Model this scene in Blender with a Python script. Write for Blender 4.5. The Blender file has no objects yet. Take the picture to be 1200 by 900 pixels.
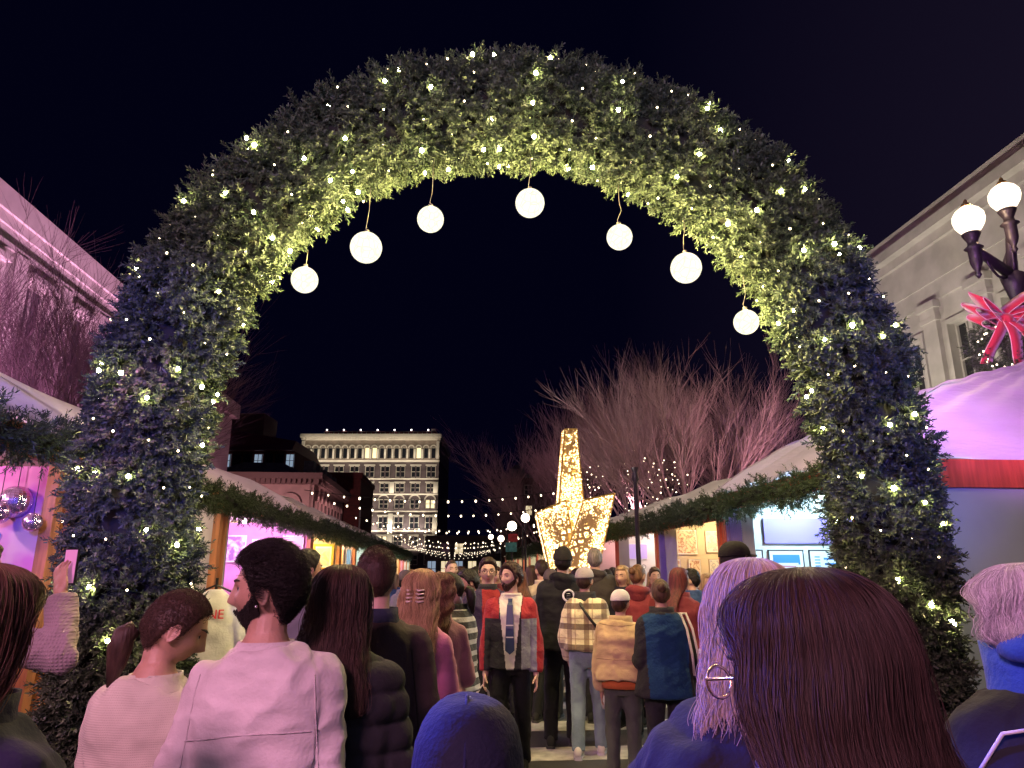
import bpy, bmesh, math, random
import numpy as np
from mathutils import Vector, Matrix, noise as mnoise
R = math.radians
PI = math.pi
rnd = random.Random(7)
nrs = np.random.RandomState(11)
scene = bpy.context.scene
col = scene.collection
LINK = []

# ------------------------------------------------------------ camera frame
F = 820.0
CAMZ = 1.70
P = math.atan(218.0 / F)
cP, sP = math.cos(P), math.sin(P)
def at(px, py, Y):
    xr = (px - 600) / F; yr = (450 - py) / F
    dx, dy, dz = xr, cP - yr * sP, sP + yr * cP
    t = Y / dy
    return Vector((dx * t, Y, CAMZ + dz * t))
SA = math.atan(0.0854 / 1.035)          # the street runs slightly to the left
U = Vector((-math.sin(SA), math.cos(SA), 0)); V = Vector((math.cos(SA), math.sin(SA), 0))
def S(s, D, z=0.0):
    p = V * s + U * D
    return Vector((p.x, p.y, z))

# ------------------------------------------------------------ object helpers
MATR = {}
def link(o): LINK.append(o); return o
def tag(o, label=None, cat=None, group=None, kind=None):
    if label: o['label'] = label
    if cat: o['category'] = cat
    if group: o['group'] = group
    if kind: o['kind'] = kind
    return o
def thing(name, label, cat, loc=(0, 0, 0), rotz=0, group=None):
    o = bpy.data.objects.new(name, None); o.empty_display_size = .1
    o.location = loc; o.rotation_euler = (0, 0, rotz)
    MATR[o.name] = Matrix.Translation(Vector(loc)) @ Matrix.Rotation(rotz, 4, 'Z')
    tag(o, label, cat, group); link(o)
    return o

class MB:
    def __init__(s): s.v = []; s.f = []; s.m = []
    def quad(s, pts, m=0):
        b = len(s.v); s.v += [tuple(p) for p in pts]; s.f.append(tuple(range(b, b + len(pts)))); s.m.append(m)
    def hexa(s, p, m=0):
        b = len(s.v); s.v += [tuple(q) for q in p]
        for f in ((0, 3, 2, 1), (4, 5, 6, 7), (0, 1, 5, 4), (1, 2, 6, 5), (2, 3, 7, 6), (3, 0, 4, 7)):
            s.f.append(tuple(b + i for i in f)); s.m.append(m)
    def box(s, c, sz, m=0, M=None):
        x, y, z = c; a, b, d = sz[0] / 2, sz[1] / 2, sz[2] / 2
        p = [(x - a, y - b, z - d), (x + a, y - b, z - d), (x + a, y + b, z - d), (x - a, y + b, z - d),
             (x - a, y - b, z + d), (x + a, y - b, z + d), (x + a, y + b, z + d), (x - a, y + b, z + d)]
        if M is not None: p = [M @ Vector(q) for q in p]
        s.hexa(p, m)
    def sbox(s, s0, s1, D0, D1, z0, z1, m=0):      # a box in street coordinates
        s.hexa([S(s0, D0, z0), S(s1, D0, z0), S(s1, D1, z0), S(s0, D1, z0),
                S(s0, D0, z1), S(s1, D0, z1), S(s1, D1, z1), S(s0, D1, z1)], m)
    def loft(s, rings, caps=True, m=0, closed=True):
        b = len(s.v); n = len(rings[0])
        for r in rings: s.v += [tuple(p) for p in r]
        for i in range(len(rings) - 1):
            for j in range(n if closed else n - 1):
                k = (j + 1) % n
                s.f.append((b + i * n + j, b + i * n + k, b + (i + 1) * n + k, b + (i + 1) * n + j)); s.m.append(m)
        if caps and closed:
            s.f.append(tuple(b + j for j in reversed(range(n)))); s.m.append(m)
            s.f.append(tuple(b + (len(rings) - 1) * n + j for j in range(n))); s.m.append(m)
    def tube(s, pts, rad, n=8, m=0, caps=True, flat=1.0):
        pts = [Vector(p) for p in pts]
        if not hasattr(rad, '__len__'): rad = [rad] * len(pts)
        up = None; rings = []
        for i, p in enumerate(pts):
            t = (pts[min(i + 1, len(pts) - 1)] - pts[max(i - 1, 0)])
            if t.length < 1e-9: t = Vector((0, 0, 1))
            t.normalize()
            if up is None:
                up = Vector((0, 0, 1)) if abs(t.z) < .9 else Vector((0, 1, 0))
            a = t.cross(up)
            if a.length < 1e-6: a = t.orthogonal()
            a.normalize(); up = a.cross(t).normalized()
            rings.append([p + a * (math.cos(2 * PI * k / n) * rad[i]) + up * (math.sin(2 * PI * k / n) * rad[i] * flat) for k in range(n)])
        s.loft(rings, caps, m)
    def ball(s, c, r, seg=12, rg=8, m=0, sc=(1, 1, 1), M=None):
        c = Vector(c); rings = []
        for i in range(rg + 1):
            t = PI * i / rg
            rr = max(math.sin(t), 1e-3)
            ring = []
            for j in range(seg):
                a = 2 * PI * j / seg
                q = Vector((math.cos(a) * rr * r * sc[0], math.sin(a) * rr * r * sc[1], -math.cos(t) * r * sc[2]))
                if M is not None: q = M @ q
                ring.append(c + q)
            rings.append(ring)
        s.loft(rings, True, m)
    def capsule(s, a, b, ra, rb, n=12, m=0):       # tapered limb segment with round ends
        a = Vector(a); b = Vector(b); d = (b - a); L = d.length; d.normalize()
        pts = []; rad = []
        for k in (80, 60, 40, 20): pts.append(a - d * ra * math.sin(R(k))); rad.append(ra * math.cos(R(k)))
        for k in range(5): pts.append(a + d * L * k / 4); rad.append(ra + (rb - ra) * k / 4)
        for k in (20, 40, 60, 80): pts.append(b + d * rb * math.sin(R(k))); rad.append(rb * math.cos(R(k)))
        s.tube(pts, rad, n, m)
    def xf(s, M):
        s.v = [tuple(M @ Vector(p)) for p in s.v]; return s
    def mesh(s, name='m'):
        me = bpy.data.meshes.new(name); me.from_pydata(s.v, [], s.f); return me
    def build(s, name, mats, parent=None, smooth=False, world=False):
        if world and parent is not None:
            Mi = MATR[parent.name].inverted(); s.xf(Mi)
        me = s.mesh(name)
        if not isinstance(mats, (list, tuple)): mats = [mats]
        for k in mats: me.materials.append(k)
        if len(mats) > 1: me.polygons.foreach_set('material_index', s.m)
        if smooth: me.polygons.foreach_set('use_smooth', [True] * len(me.polygons))
        me.update()
        o = bpy.data.objects.new(name, me)
        if parent is not None: o.parent = parent
        return link(o)
def add(name, me, parent=None, loc=None):
    o = bpy.data.objects.new(name, me)
    if parent is not None: o.parent = parent
    if loc is not None: o.location = loc
    return link(o)
def local(parent, p): return MATR[parent.name].inverted() @ Vector(p)
def copy_tree(o, parent=None):
    c = o.copy(); link(c)
    if parent is not None: c.parent = parent
    for ch in [x for x in LINK if x.parent is o]: copy_tree(ch, c)
    return c

def fast_mesh(name, verts, faces, mats, attr=None):
    """verts Nx3, faces MxK numpy arrays"""
    me = bpy.data.meshes.new(name)
    n, k = faces.shape
    me.vertices.add(len(verts)); me.vertices.foreach_set('co', verts.astype(np.float32).ravel())
    me.loops.add(n * k); me.loops.foreach_set('vertex_index', faces.astype(np.int32).ravel())
    me.polygons.add(n); me.polygons.foreach_set('loop_start', np.arange(0, n * k, k, dtype=np.int32))
    me.update(calc_edges=True)
    for m in mats: me.materials.append(m)
    return me

# ------------------------------------------------------------ materials
def mat(name, c, rough=.7, metal=0, nscale=0, namt=.3, bump=0, bscale=40, sheen=0, stretch=None, coat=0, trans=0, c2=None, spec=.5, alpha=1):
    m = bpy.data.materials.new(name); m.use_nodes = True
    nt = m.node_tree; b = nt.nodes['Principled BSDF']
    b.inputs['Base Color'].default_value = (*c, 1); b.inputs['Roughness'].default_value = rough
    b.inputs['Metallic'].default_value = metal; b.inputs['Sheen Weight'].default_value = sheen
    b.inputs['Coat Weight'].default_value = coat; b.inputs['Transmission Weight'].default_value = trans
    b.inputs['Specular IOR Level'].default_value = spec
    if nscale or bump:
        tc = nt.nodes.new('ShaderNodeTexCoord'); src = tc.outputs['Object']
        if stretch:
            mp = nt.nodes.new('ShaderNodeMapping'); mp.inputs['Scale'].default_value = stretch
            nt.links.new(src, mp.inputs[0]); src = mp.outputs[0]
    if nscale:
        n = nt.nodes.new('ShaderNodeTexNoise'); n.inputs['Scale'].default_value = nscale; n.inputs['Detail'].default_value = 5
        nt.links.new(src, n.inputs[0])
        r = nt.nodes.new('ShaderNodeValToRGB'); e = r.color_ramp.elements
        d = c2 if c2 else tuple(x * (1 - namt) for x in c)
        e[0].position = .35; e[0].color = (*d, 1); e[1].position = .68; e[1].color = (*(c if c2 else tuple(min(1, x * (1 + namt * .5)) for x in c)), 1)
        nt.links.new(n.outputs[0], r.inputs[0]); nt.links.new(r.outputs[0], b.inputs['Base Color'])
    if bump:
        n2 = nt.nodes.new('ShaderNodeTexNoise'); n2.inputs['Scale'].default_value = bscale; n2.inputs['Detail'].default_value = 4
        nt.links.new(src, n2.inputs[0])
        bp = nt.nodes.new('ShaderNodeBump'); bp.inputs['Strength'].default_value = bump; bp.inputs['Distance'].default_value = .02
        nt.links.new(n2.outputs[0], bp.inputs['Height']); nt.links.new(bp.outputs[0], b.inputs['Normal'])
    return m
def emit(name, c, st, sampling=True):
    m = bpy.data.materials.new(name); m.use_nodes = True
    b = m.node_tree.nodes['Principled BSDF']
    b.inputs['Base Color'].default_value = (*[min(.8, x) for x in c], 1)
    b.inputs['Emission Color'].default_value = (*c, 1); b.inputs['Emission Strength'].default_value = st
    if not sampling: m.cycles.emission_sampling = 'NONE'
    return m
def diffuser(name, c, st, fac=.5, tex=0):
    m = bpy.data.materials.new(name); m.use_nodes = True; nt = m.node_tree; nt.nodes.clear()
    o = nt.nodes.new('ShaderNodeOutputMaterial'); mx = nt.nodes.new('ShaderNodeMixShader'); t = nt.nodes.new('ShaderNodeBsdfTransparent'); e = nt.nodes.new('ShaderNodeEmission')
    t.inputs[0].default_value = (*c, 1); e.inputs[0].default_value = (*c, 1); e.inputs[1].default_value = st; mx.inputs[0].default_value = fac
    if tex:
        tc = nt.nodes.new('ShaderNodeTexCoord'); v = nt.nodes.new('ShaderNodeTexVoronoi'); v.feature = 'DISTANCE_TO_EDGE'; v.inputs['Scale'].default_value = tex
        mr = nt.nodes.new('ShaderNodeMapRange'); mr.inputs['From Max'].default_value = .12; mr.inputs['To Min'].default_value = st * .72; mr.inputs['To Max'].default_value = st * 1.15
        nt.links.new(tc.outputs['Object'], v.inputs[0]); nt.links.new(v.outputs[0], mr.inputs[0]); nt.links.new(mr.outputs[0], e.inputs[1])
    nt.links.new(t.outputs[0], mx.inputs[1]); nt.links.new(e.outputs[0], mx.inputs[2]); nt.links.new(mx.outputs[0], o.inputs[0]); return m
MC = {}
def cloth(c, bump=.35, bscale=55, sheen=.3, rough=.85, key=None):
    k = (tuple(round(x, 3) for x in c), bump, bscale); lum = sum(c) / 3; sheen = .02 if lum < .06 else min(.22, lum * .5)
    if k not in MC: MC[k] = mat('cloth', c, rough, nscale=5, namt=.22, bump=bump, bscale=bscale, sheen=sheen, spec=.25 if lum < .06 else .4)
    return MC[k]

def point(loc, energy, color, r=.05, name='lamp_light'):
    l = bpy.data.lights.new(name, 'POINT'); l.energy = energy; l.color = color; l.shadow_soft_size = r
    o = bpy.data.objects.new(name, l); o.location = loc; return link(o)
def aim(o, tgt):
    d = Vector(tgt) - Vector(o.location); o.rotation_euler = d.to_track_quat('-Z', 'Y').to_euler()
def spot(loc, tgt, energy, color, ang=60, blend=.5, r=.1, name='flood_light'):
    l = bpy.data.lights.new(name, 'SPOT'); l.energy = energy; l.color = color; l.shadow_soft_size = r
    l.spot_size = R(ang); l.spot_blend = blend
    o = bpy.data.objects.new(name, l); o.location = loc; aim(o, tgt); return link(o)
def area(loc, tgt, sx, sy, energy, color, name='strip_light'):
    l = bpy.data.lights.new(name, 'AREA'); l.shape = 'RECTANGLE'; l.size = sx; l.size_y = sy; l.energy = energy; l.color = color
    o = bpy.data.objects.new(name, l); o.location = loc; aim(o, tgt); return link(o)
# ============================================================ PEOPLE
def remesh(mb, vox, smooth=4, fac=.5):
    me = mb.mesh('tmp'); o = bpy.data.objects.new('tmp', me); col.objects.link(o)
    a = o.modifiers.new('r', 'REMESH'); a.mode = 'VOXEL'; a.voxel_size = vox; a.adaptivity = 0
    if smooth:
        b = o.modifiers.new('s', 'SMOOTH'); b.factor = fac; b.iterations = smooth
    dg = bpy.context.evaluated_depsgraph_get(); ev = o.evaluated_get(dg)
    out = bpy.data.meshes.new_from_object(ev)
    bpy.data.objects.remove(o); bpy.data.meshes.remove(me)
    return out
def np_noise(co, fr, seed=0):
    """cheap smooth pseudo-noise from sines, vectorised"""
    r = np.random.RandomState(seed); out = np.zeros(len(co))
    for i in range(7):
        d = r.normal(size=3); d = d / np.linalg.norm(d) * fr
        out += np.sin(co @ (d * (1 + .35 * i)) + r.uniform(0, 6.3)) / (1 + .35 * i)
    return out / 2.6
def finish(me, name, mats, parent, disp=None, matfn=None):
    n = len(me.vertices); co = np.empty(n * 3); me.vertices.foreach_get('co', co); co = co.reshape(-1, 3)
    if disp is not None:
        no = np.empty(n * 3); me.vertices.foreach_get('normal', no); no = no.reshape(-1, 3)
        co = co + no * disp(co)[:, None]; me.vertices.foreach_set('co', co.ravel())
    me.materials.clear()
    if not isinstance(mats, (list, tuple)): mats = [mats]
    for m in mats: me.materials.append(m)
    if matfn is not None:
        k = len(me.polygons); c = np.empty(k * 3); me.polygons.foreach_get('center', c)
        me.polygons.foreach_set('material_index', matfn(c.reshape(-1, 3)).astype(np.int32))
    me.polygons.foreach_set('use_smooth', [True] * len(me.polygons)); me.update(); me.name = name
    o = bpy.data.objects.new(name, me); o.parent = parent; return link(o)

def sstep(x, a, b):
    t = min(1, max(0, (x - a) / (b - a))); return t * t * (3 - 2 * t)
def skull(d):
    """base point of the head for a unit direction (x right, y face, z up); origin at eye line"""
    x, y, z = d
    px, py, pz = x * .076, y * (.094 if y > 0 else .102), z * (.116 if z > 0 else .113)
    if z < 0:
        t = sstep(-pz, .015, .11)
        px *= 1 - .34 * t
        if y < 0: py *= 1 - .35 * t
        else: py *= 1 - .04 * t
    if y > 0: py *= 1 - .05 * abs(x)
    return Vector((px, py, pz))
def g(x, s): return math.exp(-(x / s) ** 2)
def head_mesh(mb, M, fem=False, nu=64, nv=48):
    rings = []
    for i in range(nv + 1):
        t = PI * i / nv; ring = []
        for j in range(nu):
            a = 2 * PI * j / nu
            st = max(math.sin(t), .002)
            p = skull((st * math.sin(a), st * math.cos(a), -math.cos(t)))
            if p.y > .02:
                x, z = p.x, p.z; w = sstep(p.y, .02, .06); q = 0
                nr = (0.018 - z) / .056
                if 0 < nr <= 1: q += (.004 + .028 * nr ** 1.1) * g(x, .008 + .006 * nr)
                elif nr > 1: q += .032 * g(x, .014) * math.exp(-((nr - 1) / .16) ** 2)
                q += .006 * g(z - .024, .010) * g(x, .05)
                q -= .011 * g(abs(x) - .031, .015) * g(z - .002, .012)
                q += .005 * g(abs(x) - .042, .018) * g(z + .032, .02)
                q += (.0075 * g(z + .064, .006) + .0075 * g(z + .079, .007) - .004 * g(z + .0715, .003)) * g(x, .024)
                q += .008 * g(x, .022) * g(z + .104, .014) - .004 * g(z + .090, .006) * g(x, .02)
                p.y += q * w
            ring.append(M @ p)
        rings.append(ring)
    mb.loft(rings, True)
    for sgn in (-1, 1):          # ears
        E = M @ Matrix.Translation((sgn * .077, -.008, -.012)) @ Matrix.Rotation(sgn * R(-22), 4, 'Z') @ Matrix.Rotation(R(-12), 4, 'X')
        pts = [E @ Vector((sgn * .006, .017 * math.cos(a) * (.75 if math.sin(a) < 0 else 1), .031 * math.sin(a))) for a in [2 * PI * k / 14 for k in range(14)]]
        mb.tube(pts + [pts[0]], .0045, 6, caps=False)
        mb.ball(E @ Vector((0, 0, -.004)), 1, 10, 6, sc=(.005, .014, .027), M=(E.to_3x3()))
def hand(mb, w, d, nrm, side, curl=.6, k=1.0):
    """w wrist, d direction of the hand, nrm out of the palm"""
    w = Vector(w); d = Vector(d).normalized(); nrm = Vector(nrm); nrm = (nrm - d * nrm.dot(d)).normalized()
    s = d.cross(nrm) * side            # towards the thumb
    Mt = Matrix((s, d, nrm)).transposed()
    mb.ball(w + d * .045 * k, 1, 12, 8, sc=(.041 * k, .052 * k, .017 * k), M=Mt)
    mb.capsule(w - d * .02, w + d * .02, .026 * k, .026 * k, 10)
    for i, (o, L) in enumerate(((.030, .074), (.010, .082), (-.011, .077), (-.031, .060))):
        L *= k; p = w + d * .080 * k + s * o * k; f = (d + s * (o * 3.2)).normalized(); r = (.0098, .0098, .0092, .0085)[i] * k
        pts = [p - f * .03]; rr = [r]
        for j in range(3):
            p = p + f * L * (.42, .33, .25)[j]; pts.append(p); rr.append(r * (1 - .1 * (j + 1)))
            f = (f * math.cos(curl * .75) + nrm * math.sin(curl * .75)).normalized()
        for j in range(3): mb.capsule(pts[j], pts[j + 1], rr[j], rr[j + 1], 8)
    p = w + d * .022 * k + s * .026 * k; f = (d * .72 + s * .62 + nrm * .35).normalized()
    for L, r0, r1 in ((.036, .0135, .011), (.030, .011, .0095), (.024, .0095, .008)):
        mb.capsule(p, p + f * L * k, r0 * k, r1 * k, 8); p = p + f * L * k
        f = (f * .9 + nrm * .35 * curl + d * .25).normalized()

TORSO = [(.80, .10, .085, 0), (.86, .150, .105, -.005), (.93, .168, .115, -.008), (1.0, .165, .11, -.004), (1.08, .145, .10, 0),
         (1.2, .158, .108, 0), (1.3, .175, .118, 0), (1.34, .184, .117, -.004), (1.385, .178, .106, -.010), (1.42, .152, .094, -.014), (1.455, .105, .082, -.016), (1.49, .068, .070, -.012), (1.52, .056, .058, -.006)]
FEM = [1, 1.05, 1.04, 1.0, .88, .9, .92, .9, .9, .9, .92, .95, .92]
def tring(z, hw, hd, yc, n=28):
    out = []
    for j in range(n):
        a = 2 * PI * j / n; c, s_ = math.cos(a), math.sin(a)
        e = .82
        out.append(Vector((math.copysign(abs(c) ** e, c) * hw, yc + math.copysign(abs(s_) ** e, s_) * hd, z)))
    return out
def interp_t(z, fem):
    T = TORSO
    for i in range(len(T) - 1):
        if z <= T[i + 1][0]:
            t = max(0, (z - T[i][0]) / (T[i + 1][0] - T[i][0])); f0 = FEM[i] if fem else 1; f1 = FEM[i + 1] if fem else 1
            return (T[i][1] * f0 * (1 - t) + T[i + 1][1] * f1 * t, T[i][2] * (1 - t) + T[i + 1][2] * t, T[i][3] * (1 - t) + T[i + 1][3] * t)
    return (T[-1][1], T[-1][2], T[-1][3])

ARM = {  # (upper direction, fore direction, palm normal) for the right arm (+x); left mirrors x
 'down': ((.16, .02, -1), (.06, .22, -1), (-1, .1, 0)),
 'bent': ((.18, .0, -1), (-.25, 1, -.15), (0, 0, -1)),
 'phone': ((.12, .35, -1), (-.35, .8, .75), (-.3, -.9, .2)),
 'pocket': ((.30, -.12, -1), (-.12, .35, -1), (-1, 0, 0)),
 'raised': ((.45, .9, -.15), (-.25, .55, .9), (-.5, .6, .1)),
 'hip': ((.25, .1, -1), (-.05, .5, -.8), (-1, 0, 0)),
}
SK = {}
def skinm(c):
    k = tuple(c)
    if k not in SK:
        m = mat('skin', c, .5, nscale=18, namt=.12, bump=.12, bscale=160)
        m.node_tree.nodes['Principled BSDF'].inputs['Subsurface Weight'].default_value = .08
        m.node_tree.nodes['Principled BSDF'].inputs['Subsurface Radius'].default_value = (.02, .008, .004)
        SK[k] = (m, mat('lips', (c[0] * .8, c[1] * .42, c[2] * .42), .45))
    return SK[k]
HM = {}
def hairm(c, curve=False):
    k = (tuple(c), curve)
    if k not in HM:
        if curve:
            m = mat('hair', c, .52, spec=.22); nt = m.node_tree; b = nt.nodes['Principled BSDF']
            hi = nt.nodes.new('ShaderNodeHairInfo'); r = nt.nodes.new('ShaderNodeValToRGB'); e = r.color_ramp.elements
            e[0].color = (*[x * .6 for x in c], 1); e[1].color = (*[min(1, x * 1.55) for x in c], 1)
            nt.links.new(hi.outputs['Random'], r.inputs[0]); nt.links.new(r.outputs[0], b.inputs['Base Color'])
        else:
            m = mat('hair', c, .5, nscale=9, namt=.5, bump=.35, bscale=26, stretch=(6, 6, .7), spec=.3)
        HM[k] = m
    return HM[k]
M_EYE = mat('eye', (.42, .39, .37), .3); M_IRIS = mat('iris', (.05, .03, .02), .15)

def knit(c, sc=380, st=.35):
    m = mat('knit_wool', c, .9, nscale=6, namt=.15, sheen=.15); nt = m.node_tree; b = nt.nodes['Principled BSDF']
    tc = nt.nodes.new('ShaderNodeTexCoord'); hs = []
    for d_, s_ in (('X', sc), ('Z', sc * .8)):
        w = nt.nodes.new('ShaderNodeTexWave'); w.bands_direction = d_; w.inputs['Scale'].default_value = s_ / 6.28 * 1.0; w.inputs['Distortion'].default_value = 1.2; w.inputs['Detail'].default_value = 1
        nt.links.new(tc.outputs['Object'], w.inputs[0]); hs.append(w.outputs['Fac'])
    mu = nt.nodes.new('ShaderNodeMath'); mu.operation = 'MULTIPLY'; nt.links.new(hs[0], mu.inputs[0]); nt.links.new(hs[1], mu.inputs[1])
    bp = nt.nodes.new('ShaderNodeBump'); bp.inputs['Strength'].default_value = st; bp.inputs['Distance'].default_value = .004
    nt.links.new(mu.outputs[0], bp.inputs['Height']); nt.links.new(bp.outputs[0], b.inputs['Normal']); return m
def strands(name, P3, rad, material, parent):
    """P3: N x M x 3 array"""
    N, M = P3.shape[:2]
    hc = bpy.data.hair_curves.new(name); hc.add_curves([M] * N)
    hc.attributes['position'].data.foreach_set('vector', P3.astype(np.float32).ravel())
    ra = hc.attributes.get('radius') or hc.attributes.new('radius', 'FLOAT', 'POINT')
    prof = rad * (1 - .6 * np.linspace(0, 1, M) ** 3)
    ra.data.foreach_set('value', np.tile(prof, N).astype(np.float32))
    hc.materials.append(material)
    o = bpy.data.objects.new(name, hc); o.parent = parent; return link(o)

# long hair as stacked rings (z, half width, half depth, centre y) relative to the eye line
def long_rings(L=.42, back=0.0, wide=1.0):
    r = [(.134, .004, .004, -.012), (.130, .032, .042, -.012), (.117, .057, .074, -.012), (.095, .074, .096, -.013), (.065, .085, .109, -.015), (.02, .091, .113, -.018), (-.03, .093, .108, -.024),
         (-.08, .096, .094, -.040), (-.13, .102, .078, -.062 - back * .3), (-.19, .116, .062, -.095 - back * .7), (-.26, .130, .052, -.125 - back)]
    z = -.26
    while z > -L:
        z -= .06; r.append((z, .136, .047, -.135 - back))
    if L < .26: r = [q_ for q_ in r if q_[0] > -L]; r.append((-L, r[-1][1] * .95, r[-1][2] * .9, r[-1][3])); r.append((-L - .03, r[-1][1] * .6, r[-1][2] * .6, r[-1][3]))
    else: r.append((-L - .04, .10, .02, -.14 - back))
    return [(a, b * (wide if a < .0 else 1 + (wide - 1) * .4), c, d) for a, b, c, d in r]
def form_arrays(rings):
    A = np.array(rings); z = A[:, 0]
    seg = np.sqrt(np.diff(A[:, 0]) ** 2 + np.diff(A[:, 1]) ** 2); s = np.concatenate([[0], np.cumsum(seg)])
    return A, s / s[-1]
def form_pt(A, sv, ang, t):
    z = np.interp(t, sv, A[:, 0]); hw = np.interp(t, sv, A[:, 1]); hd = np.interp(t, sv, A[:, 2]); yc = np.interp(t, sv, A[:, 3])
    return hw * np.sin(ang), yc + hd * np.cos(ang), z
def face_open(ang, z, o=R(62), zt=.075):
    """0 where the hair leaves the face free"""
    a = abs((ang + PI) % (2 * PI) - PI)
    op = o if z > -.12 else o * 1.35
    return max(sstep(a, op - .22, op + .12), sstep(z, zt - .02, zt + .02))
def long_hair(parent, Mh, c, L, back=0, wide=1, dense=0, wave=.0, rad=.0007, seed=1, amp=.035, openf=R(62), lean=0):
    rings = long_rings(L, back, wide); rr = []
    def ln_(z): return lean * np.clip(-z / .32, 0, 1.6) ** 1.3
    A, sv = form_arrays(rings); n = 72; q = 46
    for i in range(q):
        t = i / (q - 1); ring = []
        for j in range(n):
            a = 2 * PI * j / n
            x, y, z = form_pt(A, sv, a, t)
            k = 1 + amp * mnoise.noise(Vector((math.sin(a) * 5, math.cos(a) * 5 + seed, z * 3))) + amp * .5 * mnoise.noise(Vector((math.sin(a) * 15, math.cos(a) * 15, z * 4 + seed)))
            k *= 1 - .28 * (1 - face_open(a, z, openf))
            if dense: k *= .965
            yc = np.interp(t, sv, A[:, 3])
            w = wave * math.sin(z * 60 + 3 * math.sin(a * 2)) * sstep(-z, -.02, .1)
            ring.append(Mh @ Vector((x * k + w * .4 + ln_(z), yc + (y - yc) * k + w, z)))
        rr.append(ring)
    mb = MB(); mb.loft(rr, True)
    h = mb.build('hair', hairm(c), parent, True)
    if dense:
        N = dense; M = 22; rs = np.random.RandomState(seed)
        a0 = rs.uniform(-PI, PI, N); off = rs.uniform(-.02, .05, N) + rs.exponential(.014, N) + .022 * np.sin(a0 * 7 + seed) * np.sin(a0 * 3); ln = rs.uniform(.72, 1.0, N)
        ck = 14 + 5 * np.sin(a0 * 2.3 + seed); clump = np.round(a0 * ck) / ck; a1 = a0 + (clump - a0) * rs.uniform(-.1, .40, N) + rs.normal(size=N) * .025
        fly = rs.rand(N) < .06; off = np.where(fly, off + rs.uniform(.0, .09, N), off); fa = np.where(fly, 3.0, 1.0); p2_ = rs.uniform(0, 6.3, N); f2_ = rs.uniform(3, 9, N); a2_ = rs.uniform(.001, .0075, N) * fa
        ph = rs.uniform(0, 6.3, N); t0 = rs.uniform(0, .12, N) ** 1.2
        P3 = np.zeros((N, M, 3)); keep = np.ones(N, bool)
        for m in range(M):
            u = m / (M - 1); t = t0 + (ln - t0) * u
            a = a0 + (a1 - a0) * u
            z0 = np.interp(t, sv, A[:, 0])
            aw = (a + PI) % (2 * PI) - PI                      # swept off the face
            lim = openf + .12
            push = (np.abs(aw) < lim) & (z0 < .085)
            tgt = np.where(aw >= 0, 1, -1) * (lim + np.abs(aw) * .12)
            bl = np.clip((.085 - z0) / .05, 0, 1)
            aw = np.where(push, aw * (1 - bl) + tgt * bl, aw)
            x, y, z = form_pt(A, sv, aw, t)
            yc = np.interp(t, sv, A[:, 3]); k = 1 + off * (1 + u) + .012 * np.sin(5 * u * 3 + ph) + amp * (.9 * np.sin(aw * 3.3 + z * 7 + seed) + .6 * np.sin(aw * 7.1 - z * 11 + seed * 2)) * np.clip(-z * 4 + .35, .12, 1)
            P3[:, m, 0] = x * k + ln_(z) + a2_ * np.sin(f2_ * 2 * u + p2_) * u + .002 * np.sin(11 * u + ph) + wave * .5 * np.sin(z * 60 + ph * .3)
            P3[:, m, 1] = yc + (y - yc) * k + a2_ * np.cos(f2_ * 1.7 * u + ph) * u + .002 * np.cos(9 * u + ph) + wave * np.sin(z * 60 + a * 3)
            P3[:, m, 2] = z + .003 * np.sin(7 * u + ph)
        Mn = np.array(Mh); P3 = P3 @ Mn[:3, :3].T + Mn[:3, 3]
        strands('hair_strand', P3, rad, hairm(c, True), h)
    return h
def hairline(az, kind):
    """lowest z of the hair for an azimuth measured from the face"""
    a = abs(az)
    if kind == 'beard': return None
    pts = [(0, .072), (35, .068), (55, .050), (66, .028), (76, -.01), (84, -.022), (92, .012), (104, .0), (118, -.045), (140, -.075), (180, -.082)]
    return np.interp(math.degrees(a), [p[0] for p in pts], [p[1] for p in pts])
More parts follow.
